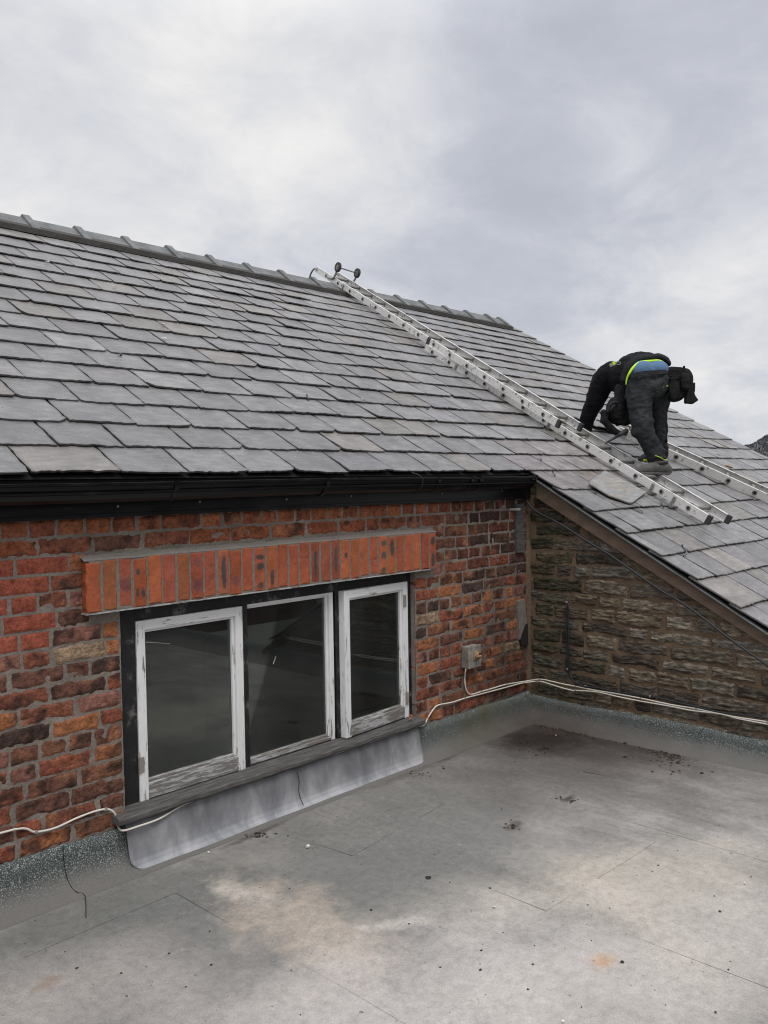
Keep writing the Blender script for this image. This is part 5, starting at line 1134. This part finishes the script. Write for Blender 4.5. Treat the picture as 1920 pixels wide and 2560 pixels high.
def person():
    foot = PC(1632, 1188)
    t = thing('person', foot, 'man in black work clothes bending over on the ladder with his back turned', 'person')
    AX = [CR, CD, CF]
    near = [(1600, 958, 0.02, .112), (1599, 1000, .0, .104), (1602, 1040, -.02, .086), (1609, 1075, -.03, .080), (1624, 1105, -.02, .072), (1637, 1132, 0, .074), (1641, 1152, 0, .068)]
    far = [(1640, 958, .06, .105), (1641, 1000, .10, .082), (1643, 1040, .14, .068), (1645, 1080, .17, .060), (1638, 1115, .18, .056), (1627, 1146, .17, .052)]
    armL = [(1545, 932, .40, .10), (1525, 938, .44, .112), (1507, 958, .50, .100), (1494, 988, .54, .090), (1479, 1022, .60, .071), (1468, 1050, .64, .062), (1463, 1080, .68, .056)]
    armR = [(1640, 935, .55, .09), (1660, 985, .50, .07), (1656, 1030, .44, .042), (1657, 1070, .42, .040), (1658, 1106, .40, .038)]
    torso = [(1620, 940, .06, .150), (1606, 928, .18, .158), (1586, 932, .30, .165), (1566, 944, .42, .160), (1550, 955, .52, .125)]
    # body: one continuous surface from head to hands, almost all of it inside the clothes
    mb = MB()
    limb(mb, [(a, b, c, r * 0.8) for a, b, c, r in near]); limb(mb, [(a, b, c, r * 0.8) for a, b, c, r in far])
    limb(mb, [(a, b, c, r * 0.78) for a, b, c, r in armL]); limb(mb, [(a, b, c, r * 0.62) for a, b, c, r in armR]); limb(mb, [(a, b, c, r * 0.82) for a, b, c, r in torso])
    mb.ell(PC(1619, 958, .05), AX, (.11, .09, .07))
    limb(mb, [(1556, 955, .5, .07), (1558, 968, .6, .062), (1560, 980, .68, .065)])
    hc = PC(1560, 988, .74); mb.ell(hc, AX, (.076, .100, .095)); 
    mb.ell(hc + CD * .03 + CF * .088, AX, (.014, .026, .022))
    for q in (-1, 1): mb.ell(hc + CR * .076 * q, AX, (.012, .03, .02))
    # hands: palm, four fingers and a thumb, the left curled on the slates and the right closed on the rail
    for (hx, hy, hd, sgn) in ((1463, 1086, .70, 1), (1658, 1112, .42, -1)):
        w = PC(hx, hy, hd); mb.tube([w - CD * .05, w - CD * .01, w + CD * .02], [.022, .024, .027], 10); mb.ell(w + CD * .03, AX, (.034, .038, .012))
        for k, (o, l) in enumerate(((-.033, .062), (-.011, .074), (.011, .070), (.033, .054))):
            b = w + CR * o + CD * .06; mb.tube([b, b + CD * l * .5 + CF * .006, b + CD * l * .8 + CF * .03, b + CD * l * .85 + CF * .05], [.0085, .0080, .0075, .0065], 8)
        b = w + CR * .036 * sgn + CD * .02; mb.tube([b, b + CR * .022 * sgn + CD * .022 + CF * .01, b + CR * .026 * sgn + CD * .045 + CF * .03], [.0095, .009, .0075], 8)
    body = vox(mb.obj('body', MAT['skin'], t), 0.008, 2)
    for (hx, hy, hd, sgn) in ((1463, 1086, .70, 1), (1658, 1112, .42, -1)):
        mb = MB(); w = PC(hx, hy, hd); mb.tube([w - CD * .06, w - CD * .01, w + CD * .02], [.036, .036, .039], 12); mb.ell(w + CD * .03, AX, (.048, .050, .025))
        for k, (o, l) in enumerate(((-.034, .062), (-.011, .074), (.011, .070), (.034, .054))):
            b = w + CR * o + CD * .06; mb.tube([b, b + CD * l * .5 + CF * .006, b + CD * l * .8 + CF * .03, b + CD * l * .9 + CF * .055], [.0135, .013, .012, .011], 8)
        b = w + CR * .036 * sgn + CD * .02; mb.tube([b, b + CR * .022 * sgn + CD * .022 + CF * .01, b + CR * .028 * sgn + CD * .050 + CF * .034], [.016, .014, .012], 8)
        vox(mb.obj('glove', MAT['glove'], t), 0.006, 1)
    mb = MB(); mb.ell(hc - CD * .018 - CF * .01, AX, (.086, .098, .098)); mb.ell(hc - CD * .03 + CF * .10, AX, (.07, .012, .06)); vox(mb.obj('cap', MAT['vest'], t), 0.008, 2)
    # trousers
    mb = MB(); limb(mb, near); limb(mb, far)
    mb.ell(PC(1621, 968, .0), AX, (.150, .115, .115)); mb.ell(PC(1606, 962, .02), AX, (.128, .118, .118)); mb.ell(PC(1640, 955, .04), AX, (.110, .105, .120)); mb.ell(PC(1620, 945, .05), AX, (.158, .058, .120))
    mb.ell(PC(1588, 1080, -.03), AX, (.035, .045, .05)); mb.ell(PC(1643, 1128, .0), AX, (.075, .035, .072)); mb.ell(PC(1640, 1146, .0), AX, (.082, .022, .078)); mb.ell(PC(1618, 1052, -.02), AX, (.062, .03, .07))
    tr = vox(mb.obj('trousers', MAT['trousers'], t), 0.009, 5, 0.030, 0.055)
    # waistband with belt loops
    def band(pts, w, th, name, mat, parent, k=6):
        P = [PC(*p) for p in pts]; Q = spline(P, k); m2 = MB(); V = []
        for q in Q: V += [q - CD * w / 2 - CF * th, q + CD * w / 2 - CF * th, q + CD * w / 2 + CF * th, q - CD * w / 2 + CF * th]
        n = len(Q); m2.add(V, [(i * 4 + j, i * 4 + (j + 1) % 4, (i + 1) * 4 + (j + 1) % 4, (i + 1) * 4 + j) for i in range(n - 1) for j in range(4)] + [(0, 1, 2, 3)[::-1], tuple((n - 1) * 4 + j for j in range(4))])
        return m2.obj(name, MAT[mat], parent, smooth=False, bevel=0.003)
    wl = [(1570, 946, .02), (1579, 940, -.055), (1599, 935, -.100), (1620, 932, -.112), (1641, 931, -.106), (1660, 930, -.075), (1673, 931, -.01)]
    band(wl, 0.034, 0.006, 'waistband', 'trousers', tr)
    for (x, y, dd) in ((1597, 939, -.108), (1640, 935, -.116)):
        m2 = MB(); p = PC(x, y, dd); m2.box((-.007, -.03, -.003), (.007, .026, .004), fr=(p, [CR, CD, CF])); m2.obj('belt_loop', MAT['trousers'], tr, bevel=0.002)
    m2 = MB(); m2.tube([PC(1655.5, 968.5, -.075), PC(1670, 964.5, -.06)], 0.0032, 6); m2.obj('pocket_piping', MAT['lime_hem'], tr)
    # blue shirt showing between the hem and the waistband
    mb = MB(); mb.ell(PC(1605, 929, .035), AX, (.116, .092, .112)); mb.ell(PC(1640, 927, .035), AX, (.103, .086, .112)); mb.ell(PC(1620, 932, .03), AX, (.150, .05, .10)); vox(mb.obj('blue_shirt', MAT['blue'], t), 0.008, 3)
    # jacket and vest
    mb = MB(); limb(mb, torso); limb(mb, armL); limb(mb, armR)
    mb.ell(PC(1622, 928, .17), AX, (.170, .130, .12)); mb.ell(PC(1590, 938, .20), AX, (.135, .150, .16)); mb.ell(PC(1560, 942, .34), AX, (.13, .14, .16)); mb.ell(PC(1527, 938, .44), AX, (.105, .11, .12)); mb.ell(PC(1580, 960, .22), AX, (.10, .12, .12))
    ja = vox(mb.obj('jacket', MAT['jacket'], t), 0.009, 4, 0.022, 0.07)
    hem = [(1565, 962, -.015), (1567, 948, -.02), (1574, 932, -.035), (1584, 918, -.03), (1597, 908, -.02), (1612, 904, -.015), (1630, 902.5, -.015), (1645, 901.5, -.01), (1656, 904.5, -.005), (1666, 912, .01), (1672, 921, .03)]
    P = [PC(*p) for p in hem]; m2 = MB(); Q = spline(P, 5); m2.tube(Q, np.interp(np.linspace(0, 1, len(Q)), [0, .2, .35, .7, 1], [.004, .010, .012, .0095, .003]), 8); m2.obj('lime_hem', MAT['lime_hem'], ja, smooth=True)
    # back panel of the vest just above the hem
    hemU = [(x - (1622 - x) * .03, y - 6 - (0 if y > 940 else 2), d + .03) for x, y, d in hem]
    m2 = MB(); 
    for off, r in ((0.0, .020), (.025, .024), (.05, .026)):
        P = [PC(x - off * 120 * (1 if x < 1620 else .2), y - off * 60, d + off) for x, y, d in hemU]; m2.tube(spline(P, 5), r, 8)
    vox(m2.obj('vest', MAT['vest'], t), 0.008, 4, 0.01, 0.05)
    # harness buckle on the shoulder
    m2 = MB(); p = PC(1534, 910, .235); m2.box((-.035, -.014, -.01), (.012, .014, .01), fr=(p, [nz(CR - CD * .5), nz(CD + CR * .5), CF])); b = m2.obj('harness_strap', MAT['clip'], t, bevel=0.003)
    m2 = MB(); p = PC(1535, 907.5, .222); m2.box((-.012, -.013, -.003), (.010, .013, .003), fr=(p, [nz(CR - CD * .5), nz(CD + CR * .5), CF])); m2.obj('yellow_tab', MAT['lime_hem'], b)
    m2 = MB(); q = PC(1546, 908, .23); th = np.linspace(0, 2 * math.pi, 17)[:-1]; m2.tube([q + CR * .020 * math.cos(a) + CD * .011 * math.sin(a) for a in th], .003, 6, closed=True)
    q = PC(1534, 914.5, .225); m2.tube([q - CR * .02 + CD * .004, q, q + CR * .02 - CD * .008], .003, 6); m2.obj('buckle', MAT['steel'], b)
    # tool pouches hanging from the belt on either side
    def blobs(name, items, folds=0.014):
        m2 = MB()
        for it in items:
            if it[0] == 'b':
                _, x, y, dd, sx, sy, sz, rot = it; c_, s2 = math.cos(rad(rot)), math.sin(rad(rot)); m2.box((-sx, -sy, -sz), (sx, sy, sz), fr=(PC(x, y, dd), [CR * c_ + CD * s2, CD * c_ - CR * s2, CF]))
            else:
                _, x, y, dd, sx, sy, sz = it; m2.ell(PC(x, y, dd), AX, (sx, sy, sz))
        return vox(m2.obj(name, MAT['pouch'], t), 0.007, 3, folds, 0.05)
    blobs('tool_pouch', [('b', 1690, 934, .02, .060, .045, .055, 8), ('b', 1677, 935, .02, .04, .040, .06, 14), ('e', 1700, 940, .02, .085, .072, .06), ('e', 1716, 950, .02, .055, .095, .055), ('e', 1690, 972, .02, .058, .105, .055), ('e', 1694, 990, .02, .052, .045, .05), ('e', 1708, 975, .02, .050, .060, .045), ('e', 1680, 996, .02, .040, .03, .04)])
    blobs('tool_pouch', [('e', 1684, 972, -.045, .042, .098, .026), ('b', 1684, 946, -.058, .034, .012, .012, -3)], 0.008)
    blobs('tool_pouch', [('e', 1713, 953, -.045, .038, .070, .030), ('e', 1713, 968, -.045, .036, .030, .03), ('b', 1707, 928, -.03, .009, .045, .012, 16)], 0.010)
    blobs('tool_pouch', [('b', 1724, 983, .0, .034, .085, .028, 4), ('b', 1729, 994, .0, .028, .046, .026, -34)], 0.006)
    blobs('tool_pouch', [('e', 1541, 1026, .16, .088, .118, .07), ('e', 1553, 1000, .16, .060, .12, .06), ('b', 1556, 1030, .17, .07, .10, .05, -14), ('e', 1560, 1054, .16, .062, .035, .05), ('e', 1545, 978, .18, .03, .06, .04)], 0.012)
    blobs('tool_pouch', [('b', 1511, 1042, .14, .022, .050, .05, 10), ('b', 1520, 1062, .14, .020, .062, .05, -42), ('b', 1538, 1079, .14, .018, .052, .05, -56), ('e', 1508, 1032, .14, .024, .03, .05)], 0.008)
    m2 = MB(); P = [PC(1519, 1030, .075), PC(1524, 1014, .073), PC(1534, 1006, .073), PC(1544, 1006, .085)]; m2.tube(spline(P, 6), .010, 8); m2.tube([PC(1525, 1028, .072), PC(1531, 1018, .065), PC(1538, 1013, .07)], [.012, .014, .008], 8); m2.obj('pouch_strap', MAT['trousers'], t, smooth=True)
    # boots
    def boot(toe, heel, ank, dd, name, tilt=0):
        m2 = MB(); T, H, A_ = np.array(toe, float), np.array(heel, float), np.array(ank, float)
        px = lambda q, up, d=0: PC(q[0], q[1] - up, dd + d)
        f = lambda k: T * (1 - k) + H * k
        P = [px(f(.05), 8), px(f(.22), 11), px(f(.42), 14), px(f(.68), 18), px(f(.92), 17)]; m2.tube(spline(P, 5), np.interp(np.linspace(0, 1, 21), [0, .2, .5, .75, 1], [.026, .035, .048, .058, .048]), 14)
        m2.ell(px(f(.05), 6), AX, (.034, .026, .045)); m2.ell(px(f(.9), 12), AX, (.042, .045, .04))
        m2.tube([px(f(.70), 16), PC(A_[0], A_[1], dd)], [.054, .056], 12)
        o = vox(m2.obj(name, MAT['boot'], t), 0.007, 3)
        m3 = MB(); sole = []
        for k in np.linspace(0, 1, 14): sole.append((f(k), .030 + .010 * math.sin(k * 3.1) + .006 * k))
        V = [];
        for (q, w) in sole:
            V += [px(q, 5.5, -w), px(q, 0, -w), px(q, 0, w), px(q, 5.5, w)]
        n = len(sole); m3.add(V, [(i * 4 + j, i * 4 + (j + 1) % 4, (i + 1) * 4 + (j + 1) % 4, (i + 1) * 4 + j) for i in range(n - 1) for j in range(4)] + [(3, 2, 1, 0), tuple((n - 1) * 4 + j for j in range(4))]); m3.obj('sole', MAT['boot'], o, bevel=0.004)
        m3 = MB(); m3.tube([PC(A_[0] - 1, A_[1] - 3, dd), PC(A_[0], A_[1] + 4, dd)], [.060, .060], 14); m3.obj('boot_collar', MAT['boot_dark'], o, smooth=True)
        return o
    bn = boot((1588, 1185), (1677, 1187), (1652, 1158), -.03, 'boot')
    bf = boot((1602, 1152), (1655, 1165), (1630, 1150), .14, 'boot')
    m2 = MB(); m2.tube([PC(1608, 1149.5, .045), PC(1618, 1151, .035), PC(1632, 1153.5, .04)], [.006, .011, .005], 8); m2.obj('lime_cuff', MAT['lime_hem'], bf, smooth=True)
    m2 = MB(); m2.tube(spline([PC(1638, 1139, -.085), PC(1650, 1143, -.09), PC(1660, 1149, -.075), PC(1668, 1150, -.04)], 5), .0025, 6); m2.obj('lime_lace', MAT['lime_hem'], bn, smooth=True)
    # the bar tool resting on the ladder rail beside him
    a = Rp(1500.5, 1115.5, 0.135); b = PC(1568, 1076, 0.06)
    d = nz(b - a); L = np.linalg.norm(b - a); tt = thing('roofing_bar', a, 'tapered dark steel roofing bar with a bright point leaning across the ladder', 'tool')
    m2 = MB(); m2.tube([a + d * L * .20, a + d * L * .45, a + d * L * .72], [.006, .011, .014], 12); m2.obj('shaft', MAT['bcable'], tt, smooth=True)
    m2 = MB(); m2.tube([a, a + d * L * .205], [.0012, .006], 10); m2.obj('point', MAT['steel'], tt, smooth=True)
    m2 = MB(); m2.tube([a + d * L * .70, a + d * L * .74, a + d * L * .97, a + d * L], [.014, .019, .021, .018], 12); m2.obj('grip', MAT['rubber'], tt, smooth=True)
person()
